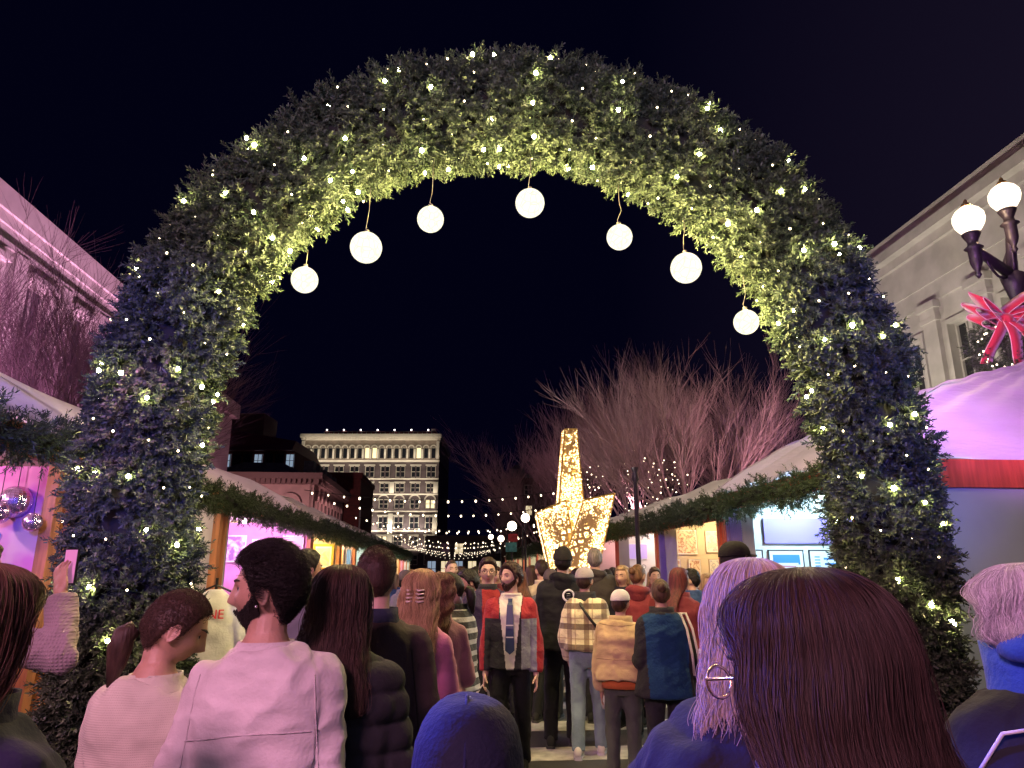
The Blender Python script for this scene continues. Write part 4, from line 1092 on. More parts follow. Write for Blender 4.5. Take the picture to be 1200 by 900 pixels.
for a in (1.5, 5.2, 8.9): window(f1, rt, a, a + 1.6, 5.6, 8.2, M_PINKS, .25, arch=True, hood=.35)
for k in range(8):
    for z0, z1 in ((1, 4), (5, 8.6)): window(f2, rt, 1 + 2.2 * k, 2.1 + 2.2 * k, z0, z1, M_PINKS, .25, arch=True, hood=.2)
w = MB(); f1.box(w, -.4, 12.5, -19.5, .5, 10.003, 10.5); f1.box(w, -.7, 12.9, -19.6, .9, 10.503, 11.1)
for k in range(24): f1.box(w, .1 + k * .5, .32 + k * .5, .503, .8, 10.05, 10.5)
for k in range(34): f2.box(w, .1 + k * .55, .34 + k * .55, .503, .8, 10.05, 10.5)
w.build('cornice', mat('brown_cornice', (.22, .12, .12), .7), rt, world=True)
w = MB(); w.hexa([S(-25, 73, 11.1), S(-15, 73, 11.1), S(-15, 90, 11.1), S(-25, 90, 11.1), S(-22, 75, 12.6), S(-18, 75, 12.6), S(-18, 88, 12.6), S(-22, 88, 12.6)]); w.build('roof', M_ROOFD, rt, world=True)
for k in range(5):
    w = MB(); w.sbox(-15.6, -14.6, 74 + k * 3.4, 75.4 + k * 3.4, 11.1, 12.7); w.build('dormer', M_ROOFD, rt, world=True)
rt = thing('brick_block', 'dark maroon windowless brick block just left of the hotel', 'building', S(-17, 100), SA)
w = MB(); w.sbox(-20, -12.4, 95, 110, 0, 13.6); w.build('wall', M_MAROON, rt, world=True)
w = MB(); w.sbox(-20.2, -12.2, 94.8, 110.2, 13.603, 14.3); w.build('parapet', M_MAROON, rt, world=True)
w = MB(); w.tube([S(-12.2, 94.2, 0), S(-12.2, 94.2, 9.5)], .12, 8); w.build('flue', mat('flue_metal', (.4, .38, .38), .4, metal=.7), rt, world=True)
rt = thing('terrace_building', 'dark red roofed building with blue lit glass floor behind the left stalls', 'building', at(290, 668, 100))
rt.location.z = 0; MATR[rt.name] = Matrix.Translation(rt.location)
a_, c_ = at(236, 600, 100), at(338, 600, 100); Z1 = lambda y: at(290, y, 100).z
fc = Fac((a_.x, 100, 0), (1, 0, 0), (0, -1, 0)); Lb = c_.x - a_.x
w = MB(); fc.box(w, 0, Lb, -15, 0, 0, Z1(549)); fc.box(w, 0, Lb, -15, -.8, Z1(549), Z1(528)); w.build('wall', M_MAROON, rt, world=True)
w = MB(); w.hexa([fc(0, .6, Z1(528)), fc(Lb, .6, Z1(528)), fc(Lb, -15, Z1(528)), fc(0, -15, Z1(528)), fc(0, -5, Z1(495)), fc(Lb * .92, -4, Z1(511)), fc(Lb * .9, -15, Z1(511)), fc(0, -15, Z1(495))]); w.build('roof', mat('red_metal_roof', (.30, .05, .05), .5, nscale=3, namt=.3), rt, world=True)
w = MB(); fc.box(w, 0, Lb * .45, -12, -6, Z1(500), Z1(474)); w.build('roof_block', mat('dim_concrete', (.16, .08, .09), .8), rt, world=True)
for k in range(8): window(fc, rt, .3 + k * Lb / 8, .3 + (k + .8) * Lb / 8, Z1(547), Z1(531), M_BLACK, .68, glass=M_GLASSB if k in (1, 4, 7) else M_GLASS)
# dim building on the right behind the star
rt = thing('brick_rowhouse', 'dim brown brick rowhouse with a few lit windows left of the golden star', 'building', at(628, 668, 95)); rt.location.z = 0; MATR[rt.name] = Matrix.Translation(rt.location)
a_, c_ = at(588, 600, 95), at(668, 600, 95); Z2 = lambda y: at(628, y, 95).z; fc = Fac((a_.x, 95, 0), (1, 0, 0), (0, -1, 0)); Lb = c_.x - a_.x
xr_ = [(.8 + 2.2 * k, 1.9 + 2.2 * k) for k in range(4)]; zr_ = sorted([(Z2(a), Z2(b_)) for a, b_ in ((580, 568), (604, 592), (630, 616))])
w = MB(); grid_wall(fc, w, Lb, 0, Z2(560), xr_, zr_); fc.box(w, 0, Lb, -12, -.6, 0, Z2(561)); w.build('wall', mat('brown_brick', (.12, .075, .06), .85, nscale=3, namt=.3), rt, world=True)
for i, (x0, x1) in enumerate(xr_):
    for j, (z0, z1) in enumerate(zr_): window(fc, rt, x0, x1, z0, z1, M_HOTL, .3, glass=M_GLASSW if (i, j) in ((3, 2), (1, 1), (2, 0)) else M_GLASS)
w = MB(); fc.box(w, -.1, Lb + .1, -12, .4, Z2(560) + .003, Z2(556)); fc.box(w, 1, 3.2, -4, -1, Z2(556), Z2(549)); w.hexa([fc(1, -1, Z2(549)), fc(3.2, -1, Z2(549)), fc(3.2, -4, Z2(549)), fc(1, -4, Z2(549)), fc(1.9, -2, Z2(542)), fc(2.3, -2, Z2(542)), fc(2.3, -2.6, Z2(542)), fc(1.9, -2.6, Z2(542))]); w.build('roof', M_ROOFD, rt, world=True)
rt = thing('low_shopfront', 'low dim shopfronts under the string lights at the far end of the street', 'building', at(560, 668, 118)); rt.location.z = 0; MATR[rt.name] = Matrix.Translation(rt.location)
a_, c_ = at(500, 600, 118), at(640, 600, 118); fc = Fac((a_.x, 118, 0), (1, 0, 0), (0, -1, 0)); Lb = c_.x - a_.x; xs_ = [(k * Lb / 9 + .3, (k + 1) * Lb / 9 - .4) for k in range(9)]
w = MB(); grid_wall(fc, w, Lb, 0, 7.2, xs_, [(.6, 3.2), (4.2, 6.0)]); fc.box(w, 0, Lb, -10, -.6, 0, 7); w.build('wall', mat('shop_wall', (.10, .08, .08), .8), rt, world=True)
for i, (x0, x1) in enumerate(xs_):
    window(fc, rt, x0, x1, .6, 3.2, M_BLACK, .3, glass=M_GLASSW if i % 2 else M_GLASSB); window(fc, rt, x0, x1, 4.2, 6.0, M_BLACK, .3, glass=M_GLASSW if i % 4 == 2 else M_GLASS)

# ---------------------------------------------------------------- bare trees
def make_tree(seed, h, spread, fork=.28, lv=(8, 7, 8, 7), up=.35, tr=.16):
    r = random.Random(seed); tk = MB(); cr = MB()
    def br(p, d, L, rad, lvl, mb):
        n = 5 if lvl < 3 else 3; pts = [p]; q = p.copy(); dd = d.copy()
        for i in range(n):
            dd = (dd + Vector((r.gauss(0, .07), r.gauss(0, .07), r.gauss(0, .05) + up * .16))).normalized()
            q = q + dd * L / n; pts.append(q)
        rr = [rad * (1 - .6 * i / n) for i in range(n + 1)]
        mb.tube(pts, rr, 6 if lvl == 0 else (5 if lvl == 1 else 3), caps=False)
        if lvl > len(lv) - 1: return
        for i in range(lv[lvl]):
            t = r.uniform(.25, 1.0) if lvl else r.uniform(.8, 1)
            k = min(n - 1, int(t * n)); pp = pts[k].lerp(pts[k + 1], t * n - k)
            ax = Vector((r.gauss(0, 1), r.gauss(0, 1), r.gauss(0, .4))); ax = (ax - dd * ax.dot(dd)).normalized()
            sp = spread * (.75 if lvl == 0 else .5) * r.uniform(.5, 1.2)
            nd = (dd * math.cos(sp) + ax * math.sin(sp)).normalized()
            br(pp, nd, L * (r.uniform(.50, .72) if lvl else r.uniform(.75, 1.0) * (1 - fork) / fork * .55), max(.0045, rr[k] * (.62 if lvl else .6)), lvl + 1, cr)
    br(Vector((0, 0, 0)), Vector((0, 0, 1)), h * fork, tr, 0, tk)
    mz = max(v[2] for v in cr.v); sc = h / mz
    for mb in (tk, cr): mb.v = [(x * sc, y * sc, z * sc) for x, y, z in mb.v]
    return tk, cr
M_BARK = mat('bark', (.22, .15, .13), .85, nscale=6, namt=.4, bump=.5, bscale=20); M_TWIG = mat('twigs', (.29, .18, .20), .8, nscale=2, namt=.3)
protos = []
def tree(px, D, top, seed, label, spread=.75, rot=0, width=1.0, src=None):
    p = at(px, 668, D); h = at(px, top, D).z
    root = thing('bare_tree', label, 'tree', (p.x, D, 0), rot, 'bare winter trees')
    if src is None:
        tk, cr = make_tree(seed, h, spread)
        a = tk.build('trunk', M_BARK, root, True); b_ = cr.build('crown', M_TWIG, root, True)
        protos.append((a.data, b_.data, h))
    else:
        a, b_, h0 = protos[src]; add('trunk', a, root); add('crown', b_, root); root.scale = (h / h0 * width, h / h0 * width, h / h0)
    return root
M_TWIGD = mat('dark_twigs', (.08, .04, .055), .85)
T1 = tree(815, 21, 392, 1, 'tall bare tree right of the lamp post behind the white stall roofs', .92)
tree(735, 25, 400, 2, 'tall upright bare tree behind the lamp post above the golden star', .80)
tree(885, 24, 425, 3, 'bare tree nearest the right side of the arch', .75, 1.2, src=0)
tree(680, 34, 455, 4, 'bare tree directly behind the tip of the golden star', .7, 2.2, 1.1, src=1)
tree(632, 44, 500, 5, 'lower bare tree left of the golden star', .8, 4.0, 1.2, src=0)
tree(775, 29, 393, 2, 'bare tree between the two tallest behind the stall roofs', .8, 3.1, 1.0, src=1)
tree(600, 60, 556, 5, 'small distant bare tree left of the brick rowhouse', .8, 1.0, 1.3, src=1)
tree(25, 17, 262, 6, 'wide bare tree in front of the pink museum at the photo edge', 1.0)
tree(95, 21, 305, 7, 'bare tree in front of the pink museum close to the arch', .9, 2.0, 1.0, src=2)
tree(-60, 19, 280, 7, 'bare tree half outside the photo before the pink museum', .9, 3.3, 1.1, src=2)
for a_ in protos[2][:2]: a_.materials.clear(); a_.materials.append(M_TWIGD)
# fairy lights spiralled up two trunks
M_FAIRY = emit('fairy_bulb', (1, .84, .60), 8, False)
fb = MB(); fb.ball((0, 0, 0), 1, 6, 4); FAIRY = fb.mesh('bulb'); FAIRY.materials.append(M_FAIRY)
for (px, D, z0, z1, n, r_, lab) in ((745, 24.6, 2.6, 6.0, 60, .22, 'white fairy lights wound on the trunk behind the lamp post'), (785, 20.6, 3.4, 4.9, 50, .55, 'white fairy lights in the fork of the tall right tree'), (700, 24, 2.4, 5.2, 40, .25, 'white fairy lights beside the golden star tip')):
    p = at(px, 668, D); root = thing('fairy_lights', lab, 'string lights', (p.x, D, z0), 0)
    pts = [Vector((r_ * math.cos(i * 1.1) * rnd.uniform(.5, 1.3), r_ * math.sin(i * 1.1), (z1 - z0) * i / n + rnd.uniform(-.05, .05))) for i in range(n)]
    w = MB(); w.tube(pts, .004, 3); w.build('wire', M_BLACK, root)
    for q in pts: o = add('bulb', FAIRY, root, q); k_ = rnd.choice((.010, .014, .019)); o.scale = (k_, k_, k_)

# ---------------------------------------------------------------- golden star sculpture
DS = 20.0
M_GOLD = mat('gold_frame', (.65, .42, .12), .35, metal=.6)
def net_mat():
    m = mat('gold_netting', (.75, .52, .20), .5, metal=.2); nt = m.node_tree; b_ = nt.nodes['Principled BSDF']
    tc = nt.nodes.new('ShaderNodeTexCoord'); v = nt.nodes.new('ShaderNodeTexVoronoi'); v.feature = 'DISTANCE_TO_EDGE'; v.inputs['Scale'].default_value = 6
    lt = nt.nodes.new('ShaderNodeMath'); lt.operation = 'LESS_THAN'; lt.inputs[1].default_value = .22
    nt.links.new(tc.outputs['Object'], v.inputs[0]); nt.links.new(v.outputs[0], lt.inputs[0]); nt.links.new(lt.outputs[0], b_.inputs['Alpha'])
    return m
rt = thing('star_sculpture', 'tall golden star shaped light sculpture glowing over the crowd', 'light sculpture', at(668, 668, DS)); rt.location.z = 0; MATR[rt.name] = Matrix.Translation(rt.location)
def A2(px, py, dy=0): return at(px, py, DS) + Vector((0, dy, 0))
arms = {'spire': [(659.5, 505), (675, 505), (687, 650), (649, 650)], 'left_arm': [(628, 603), (660, 590), (674, 655), (668, 700), (650, 700)], 'right_arm': [(714, 583), (680, 590), (660, 655), (668, 700), (692, 690)]}
dz = {'spire': (.24, .55), 'left_arm': (.62, .4), 'right_arm': (.75, .5)}
netm = net_mat(); star_pts = []
for an_, poly in arms.items():
    d0, d1 = dz[an_]; base_d = {'spire': 0, 'left_arm': -.25, 'right_arm': -.3}[an_]
    f_ = [A2(x, y, base_d - (d0 if i < 2 else d1)) for i, (x, y) in enumerate(poly)]; bk = [A2(x, y, base_d + (d0 if i < 2 else d1)) for i, (x, y) in enumerate(poly)]
    if an_ == 'spire':
        f_[0] += Vector((.05, 0, 0)); 
    n = len(poly); nb = MB(); nb.quad(f_); nb.quad(list(reversed(bk)))
    for i in range(n): nb.quad([f_[i], f_[(i + 1) % n], bk[(i + 1) % n], bk[i]])
    nb.build('netting', netm, rt, world=True)
    fr = MB()
    for i in range(n):
        for a, b_ in ((f_[i], f_[(i + 1) % n]), (bk[i], bk[(i + 1) % n]), (f_[i], bk[i])): fr.tube([a, b_], .03, 6)
    fr.tube([f_[0].lerp(f_[1], .5), f_[-1].lerp(f_[2], .5)], .015, 5)
    fr.build('arm_frame', M_GOLD, rt, world=True)
    faces = [f_, bk] + [[f_[i], f_[(i + 1) % n], bk[(i + 1) % n], bk[i]] for i in range(n)]
    for fi, q in enumerate(faces):
        for k in range(1, len(q) - 1):
            a, b_, c_ = q[0], q[k], q[k + 1]; ar = (b_ - a).cross(c_ - a).length / 2
            for _ in range(int(ar * (900 if fi == 0 else 260))):
                u, v = rnd.random(), rnd.random()
                if u + v > 1: u, v = 1 - u, 1 - v
                p = a + (b_ - a) * u + (c_ - a) * v
                if an_ == 'spire' and p.z > A2(660, 560).z and mnoise.noise(p * 9) > .0 and abs(p.x - A2(667, 560).x) < .22: continue
                star_pts.append(p + Vector((rnd.gauss(0, .01), rnd.gauss(0, .012) - .01, 0)))
SP = np.array([tuple(p) for p in star_pts]); o8 = np.array([(1, 0, 0), (0, 1, 0), (-1, 0, 0), (0, -1, 0), (0, 0, 1), (0, 0, -1)]) * 1.0
f8 = np.array([(0, 1, 4), (1, 2, 4), (2, 3, 4), (3, 0, 4), (1, 0, 5), (2, 1, 5), (3, 2, 5), (0, 3, 5)])
rs_ = nrs.uniform(.008, .019, len(SP)); vv = (SP[:, None, :] + o8[None] * rs_[:, None, None]).reshape(-1, 3) - np.array(rt.location)[None]
ff = (np.arange(len(SP))[:, None, None] * 6 + f8[None]).reshape(-1, 3)
o = add('light_net', fast_mesh('light_net', vv, ff, [emit('star_bulb', (1, .77, .40), 4.6, False)]), rt); o['kind'] = 'stuff'
for q in ((668, 640, -.1), (668, 570, 0), (650, 640, -.5), (692, 625, -.6)):
    p = A2(q[0], q[1], q[2]); lb = MB(); lb.ball(p, .07, 8, 6); lb.build('added_glow_lamp', bulb_m((1, .66, .26), 150), rt, True, world=True)  # added lamps inside the star so that it glows
st = MB(); st.tube([A2(668, 700), Vector((A2(668, 700).x, DS, .05))], .12, 8); st.box((A2(668, 700).x, DS, .06), (1.6, 1.6, .12)); st.build('plinth', M_BLACK, rt, world=True)

# ---------------------------------------------------------------- string lights over the street
M_BULB = emit('festoon_bulb', (1, .80, .55), 6, False); M_BULB2 = emit('festoon_bulb_far', (1, .82, .60), 2.2, False)
bb = MB(); bb.ball((0, 0, 0), 1, 8, 6, sc=(1, 1, 1.25)); FB = bb.mesh('bulb'); FB.materials.append(M_BULB); FB2 = FB.copy(); FB2.materials.clear(); FB2.materials.append(M_BULB2)
def festoon(Da, Db, za, zb, sag, n, r_, me, lab, sa=-5.4, sb=6.6):
    a, b_ = S(sa, Da, za), S(sb, Db, zb); m_ = (a + b_) / 2
    root = thing('string_lights', lab, 'string lights', m_, 0, 'bulb strings hung across the street')
    P_ = [a.lerp(b_, i / (n * 2)) - Vector((0, 0, sag * (1 - (2 * i / (n * 2) - 1) ** 2))) - m_ for i in range(n * 2 + 1)]
    w = MB(); w.tube(P_, .010, 4); w.build('wire', M_BLACK, root)
    for i in range(1, n * 2, 2):
        o = add('bulb', me, root, P_[i] - Vector((0, 0, r_ * 1.4))); k_ = r_ * rnd.uniform(.5, .72); o.scale = (k_, k_, k_)
festoon(26, 30, 4.5, 5.4, .55, 22, .055, FB, 'highest bulb string crossing from the hotel corner to the star')
festoon(31, 31, 4.6, 4.9, .70, 22, .055, FB, 'second bulb string just under the highest one')
festoon(38, 42, 4.5, 4.8, .80, 22, .060, FB, 'third bulb string sagging over the dark sky gap')
for i in range(13):
    Dk = 46 + i * 5.2; festoon(Dk, Dk + (4 if i % 2 else -3), 4.7, 4.7, .7 + .3 * (i % 3), 18, .065 if i < 5 else .08, FB if i < 3 else FB2, 'distant bulb string in the bright web over the far crowd')

# ---------------------------------------------------------------- lamps
M_IRON = mat('cast_iron', (.035, .028, .04), .45, metal=.3, bump=.25, bscale=25)
def lathe(mb, c, prof, n=20, m=0):
    mb.loft([[Vector((c[0] + r_ * math.cos(2 * PI * j / n), c[1] + r_ * math.sin(2 * PI * j / n), c[2] + z)) for j in range(n)] for r_, z in prof], True, m)
DL = 11.2
g1 = at(1135, 258, DL - .25); g2 = at(1177, 231, DL + .0); gc = at(1182, 300, DL + .35)
base = Vector((gc.x, gc.y, 0))
rt = thing('street_lamp', 'ornate cast iron lamp post with two bright glass globes and a red bow', 'street lamp', base)
zt = min(g1.z, g2.z) - .42
w = MB(); lathe(w, base, [(.30, 0), (.30, .15), (.22, .25), (.24, .5), (.16, .8), (.13, 1.0), (.11, 1.1), (.10, zt - .9), (.12, zt - .85), (.10, zt - .8), (.16, zt - .55), (.20, zt - .35), (.10, zt - .28), (.12, zt - .1), (.06, zt + .05), (.03, zt + .12)], 20)
for k in range(12):
    a = 2 * PI * k / 12; w.tube([base + Vector((.105 * math.cos(a), .105 * math.sin(a), 1.1)), base + Vector((.098 * math.cos(a), .098 * math.sin(a), zt - .95))], .012, 5)
w.build('post', M_IRON, rt, True, world=True)
for gg in (g1, g2):
    e = Vector((gg.x, gg.y, gg.z - .42)); ar = MB()
    c0 = Vector((base.x, base.y, zt - .35)); md = c0.lerp(e, .55) - Vector((0, 0, .06))
    ar.tube([c0, md, Vector((e.x, e.y, e.z - .12))], [.09, .08, .07], 10)
    d_ = (e - c0).normalized()
    for k in range(5): ar.ball(c0.lerp(Vector((e.x, e.y, e.z - .12)), .3 + .15 * k) + Vector((0, 0, .07)), .03, 8, 6)
    for k in range(9):       # scroll under the arm
        pass
    sc_ = [c0 + (e - c0) * (.2 + .5 * t) + Vector((0, 0, -.16 - .12 * math.sin(t * PI))) for t in (0, .25, .5, .75, 1)]; ar.tube(sc_, .022, 8)
    lathe(ar, (e.x, e.y, e.z), [(.015, -.66), (.05, -.60), (.03, -.54), (.07, -.46), (.095, -.38), (.10, -.14), (.15, -.11), (.09, -.06), (.08, .0), (.10, .05), (.13, .11), (.15, .16), (.10, .17)], 16)
    ao = ar.build('lamp_arm', M_IRON, rt, True, world=True); MATR[ao.name] = MATR[rt.name]
    gb = MB(); lathe(gb, (gg.x, gg.y, gg.z), [(.10, -.25), (.17, -.19), (.225, -.10), (.25, .0), (.24, .09), (.19, .17), (.12, .225), (.05, .245)], 24); gb.build('glass_globe', diffuser('lamp_globe', (1, .86, .68), 3.2, .55), rt, True, world=True); point(gg, 230, (1, .80, .58), .03)
    fi = MB(); lathe(fi, (gg.x, gg.y, gg.z + .24), [(.08, 0), (.10, .015), (.06, .04), (.075, .06), (.03, .09), (.035, .12), (.005, .16)], 14); fi.build('finial', mat('brass_finial', (.5, .35, .2), .35, metal=.7), rt, True, world=True)
# bow
bc = at(1172, 378, DL - .1)
rt = thing('red_bow', 'large red velvet bow with pale edges tied to the lamp post', 'bow', bc); rt.scale = (1.3, 1.3, 1.25)
M_RED = mat('red_velvet', (.55, .015, .05), .7, sheen=.6, bump=.2, bscale=30); M_EDGE = mat('ribbon_edge', (.75, .45, .5), .5)
def ribbon(pts, wv, nm, parent):
    r0, r1, r2 = [], [], []
    for i, p in enumerate(pts):
        p = Vector(p); wd = Vector(wv[i]) if isinstance(wv[0], (tuple, list, Vector)) else Vector(wv)
        r0.append(p + wd); r1.append(p - wd)
    mb = MB()
    for i in range(len(pts) - 1):
        mb.quad([r0[i], r0[i + 1], r1[i + 1], r1[i]])
    q = mb.mesh('t'); bm = bmesh.new(); bm.from_mesh(q); bmesh.ops.remove_doubles(bm, verts=bm.verts, dist=1e-4); bmesh.ops.solidify(bm, geom=bm.faces[:], thickness=.012); bm.to_mesh(q); bm.free()
    q.materials.append(M_RED); q.name = nm; q.polygons.foreach_set('use_smooth', [True] * len(q.polygons)); o = add(nm, q, parent)
    e = MB(); e.tube(r0, .006, 5); e.tube(r1, .006, 5); e.build('ribbon_edge', M_EDGE, o, True)
for sx in (-1, 1):
    for up_, L_ in ((.16, .48), (-.03, .44), (.33, .36)):
        pts = [(sx * L_ * math.sin(PI * t) * (1 if t < .5 else 1), -.03 - .12 * math.sin(PI * t), up_ * math.sin(PI * t) + .10 * math.cos(PI * t) ) for t in np.linspace(.04, .96, 13)]
        ribbon(pts, (0.03 * sx, .085, .075), 'bow_loop', rt)
for sx, L_ in ((-.34, .62), (.10, .68), (.42, .55)):
    pts = [(sx * t ** .8, -.12 - .04 * math.sin(t * 5), -L_ * t + .02) for t in np.linspace(0, 1, 9)]
    ribbon(pts, (.085, .02, .01), 'bow_tail', rt)
kb = MB(); kb.ball((0, -.12, 0), .085, 14, 10, sc=(1, .8, 1)); kb.build('bow_knot', M_RED, rt, True)
# wreath
wc = at(1165, 412, DL - .05); rt = thing('wreath', 'green pine wreath with warm lights under the red bow', 'wreath', wc)
a = nrs.uniform(0, 2 * PI, 420); ph = nrs.uniform(0, 2 * PI, 420)
C = np.stack([(.34 + .09 * np.cos(ph)) * np.cos(a), .09 * np.sin(ph) - .05, (.34 + .09 * np.cos(ph)) * np.sin(a)], 1); N = np.stack([np.cos(ph) * np.cos(a), np.sin(ph), np.cos(ph) * np.sin(a)], 1)
v, f = needles(C, N, per=4, tipL=.08, nl=.035, nw=.008, cnt=12); add('foliage', fast_mesh('foliage', v, f, [M_FOL]), rt)
for k in range(22):
    t = rnd.uniform(0, 6.28); o = add('bulb', FAIRY, rt, Vector(((.34 + rnd.uniform(-.06, .06)) * math.cos(t), -.17, (.34 + rnd.uniform(-.06, .06)) * math.sin(t)))); o.scale = (.014,) * 3
# slim black lamp post in mid street and far lamps
def slim_lamp(px, D, ztop, lab, globe=True, sc=1.0, grp=None):
    p = at(px, 668, D); rt = thing('street_lamp', lab, 'street lamp', (p.x, D, 0), 0, grp)
    w = MB(); lathe(w, (0, 0, 0), [(.12, 0), (.12, .3), (.06, .5), (.05, 1), (.045, ztop - .3), (.08, ztop - .25), (.05, ztop - .1), (.08, ztop)], 12); w.build('post', M_IRON, rt, True)
    if globe:
        gb = MB(); gb.ball((0, 0, ztop + .2 * sc), .2 * sc, 14, 10); gb.build('glass_globe', emit('far_globe', (1, .82, .6), 9), rt, True)
        fi = MB(); lathe(fi, (0, 0, ztop + .4 * sc), [(.05, 0), (.06, .02), (.01, .12)], 8); fi.build('finial', M_IRON, rt, True)
slim_lamp(749, 14.5, at(749, 548, 14.5).z, 'slim black post standing before the right stalls', False)
slim_lamp(600, 40, at(600, 622, 40).z, 'bright globe lamp left of the golden star', True, 1.3)
slim_lamp(587, 55, at(587, 635, 55).z, 'second globe lamp deeper in the street', True, 1.2)
slim_lamp(575, 70, at(575, 632, 70).z, 'distant globe lamp right of the dark sky gap', True, 1.2)
slim_lamp(616, 30, at(616, 612, 30).z, 'globe lamp closest to the golden star', True, .9)
# coloured banner near the far lamps
rt = thing('street_banner', 'red and teal banner hanging from a far lamp left of the star', 'banner', at(601, 636, 33))
w = MB(); w.box((0, 0, .22), (.45, .03, .36)); w.build('red_cloth', mat('banner_red', (.55, .05, .06), .7, nscale=6, namt=.4), rt)
w = MB(); w.box((-.08, 0, -.2), (.5, .03, .42)); w.build('teal_cloth', mat('banner_teal', (.10, .40, .42), .7, nscale=6, namt=.4), rt)
w = MB(); w.tube([(.45, .0, -2.6), (.45, 0, .8)], .03, 6); w.tube([(.45, 0, .7), (-.45, 0, .7)], .015, 6); w.build('pole', M_BLACK, rt)
# ============================================================ LIT PINE ARCH
YA = 6.0
cl = [((150, 1000), .56), ((146, 760), .57), ((150, 690), .57), ((157, 600), .56), ((168, 520), .54), ((182, 450), .54), ((203, 385), .53), ((232, 325), .52), ((264, 276), .52), ((304, 232), .52), ((350, 194), .52), ((402, 163), .52), ((458, 141), .53),
      ((522, 127), .54), ((600, 121), .54), ((683, 131), .54), ((765, 157), .53), ((836, 198), .52), ((896, 250), .50), ((941, 307), .49), ((976, 372), .48), ((1003, 440), .47), ((1021, 500), .46), ((1036, 570), .46), ((1046, 640), .46), ((1052, 720), .46), ((1055, 800), .46), ((1058, 1000), .46)]
ctr = [(at(x, y + (6 if y < 300 else 0), YA), r_) for (x, y), r_ in cl]
for i in (0, -1):
    ctr[i][0].z = .02; j = 1 if i == 0 else -2; ctr[i][0].x = ctr[j][0].x
# resample
ctr = [(a_, b_ * (.80 + .085 * sstep(a_.z, 2.6, 5.0))) for a_, b_ in ctr]
pts, rads = [], []
for i in range(len(ctr) - 1):
    (a, ra), (b, rb) = ctr[i], ctr[i + 1]; n = max(1, int((b - a).length / .18))
    for k in range(n): pts.append(a.lerp(b, k / n)); rads.append(ra + (rb - ra) * k / n)
pts.append(ctr[-1][0]); rads.append(ctr[-1][1])
for _ in range(6): pts = [pts[0]] + [(pts[i - 1] + pts[i] * 2 + pts[i + 1]) / 4 for i in range(1, len(pts) - 1)] + [pts[-1]]
arch = thing('pine_arch', 'giant arch of artificial pine branches spanning the market entrance', 'arch', (0, YA, 0))
cb = MB(); cb.tube(pts, [r_ * .70 for r_ in rads], 20); cb.build('frame_core', M_CORE, arch, True, world=True)
AP = np.array([tuple(p) for p in pts]); AR = np.array(rads)
TG = np.gradient(AP, axis=0); TG /= np.linalg.norm(TG, axis=1)[:, None]
SN = np.cross(TG, np.array([0, 1.0, 0])); SN /= np.linalg.norm(SN, axis=1)[:, None]       # in-plane normal
seg = np.linalg.norm(np.diff(AP, axis=0), axis=1); cum = np.concatenate([[0], np.cumsum(seg)]); AL = cum[-1]
def arch_pt(l, a, k):
    """l along, a around (0 = towards the camera), k radius factor"""
    l = np.asarray(l, float); x = np.interp(l, cum, np.arange(len(cum))); i = np.clip(x.astype(int), 0, len(cum) - 2); f = (x - i)[..., None]
    c = AP[i] * (1 - f) + AP[i + 1] * f; r_ = AR[i]; s_ = SN[i]
    n = s_ * np.sin(a)[..., None] + np.array([0, -1.0, 0]) * np.cos(a)[..., None]
    return c + n * (r_ * k)[..., None], n
K = 5600
l = nrs.uniform(0, AL, K); a = nrs.uniform(-PI, PI, K)
lump = 1 + .13 * np.sin(l * 5.1 + 2 * np.sin(a * 2)) * np.sin(a * 3 + l * 2) + nrs.normal(size=K) * .07
C, N = arch_pt(l, a, .80 * lump)
v, f = needles(C, N, per=6, tipL=.125, nl=.044, nw=.0165, cnt=13, spread=.72)
Mi = np.array([0, YA, 0]); o = add('foliage', fast_mesh('foliage', v - Mi, f, [M_FOL]), arch)

# strings of bulbs wound round it
M_ABULB = emit('warm_fairy_bulb', (1, .84, .36), 230)
ab = MB(); ab.ball((0, 0, 0), 1, 6, 4); AB = ab.mesh('bulb'); AB.materials.append(M_ABULB)
M_ABULB2 = emit('small_fairy_bulb', (1, .80, .50), 11); AB2 = AB.copy(); AB2.materials.clear(); AB2.materials.append(M_ABULB2)
places = ['low on the left foot of the arch', 'on the upper left foot of the arch', 'on the left shoulder of the arch', 'on the crown of the arch left of centre', 'on the crown of the arch right of centre', 'on the right shoulder of the arch', 'on the upper right foot of the arch', 'low on the right foot of the arch']
l0, l1 = 1.2, AL - 1.2
for s_ in range(8):
    la, lb_ = l0 + (l1 - l0) * s_ / 8, l0 + (l1 - l0) * (s_ + 1) / 8
    root = thing('fairy_lights', 'warm white fairy lights wound ' + places[s_], 'string lights', (0, YA, 0), 0, 'fairy lights on the pine arch')
    n = 50; wires = []
    for i in range(n):
        t = (i + .5) / n; ll = la + (lb_ - la) * t
        turns = 4.3; ang = 2 * PI * turns * t * (1 if s_ % 2 else -1) + s_ * 1.3
        ll += .16 * math.sin(ang) + rnd.uniform(-.07, .07)
        p, nn = arch_pt(np.array([ll]), np.array([ang]), np.array([1.10 + rnd.uniform(-.05, .06)])); p = Vector(p[0]); wires.append(p - Vector((0, YA, 0)))
        strong = (i // 4) % 2 == 0 and rnd.random() < .85
        o = add('bulb', AB if strong else AB2, root, p - Vector((0, YA, 0))); r_ = rnd.uniform(.014, .021) if strong else rnd.uniform(.008, .011); o.scale = (r_, r_, r_)
    w = MB(); w.tube(wires, .003, 3); w.build('wire', mat('green_wire', (.02, .05, .02), .6), root)

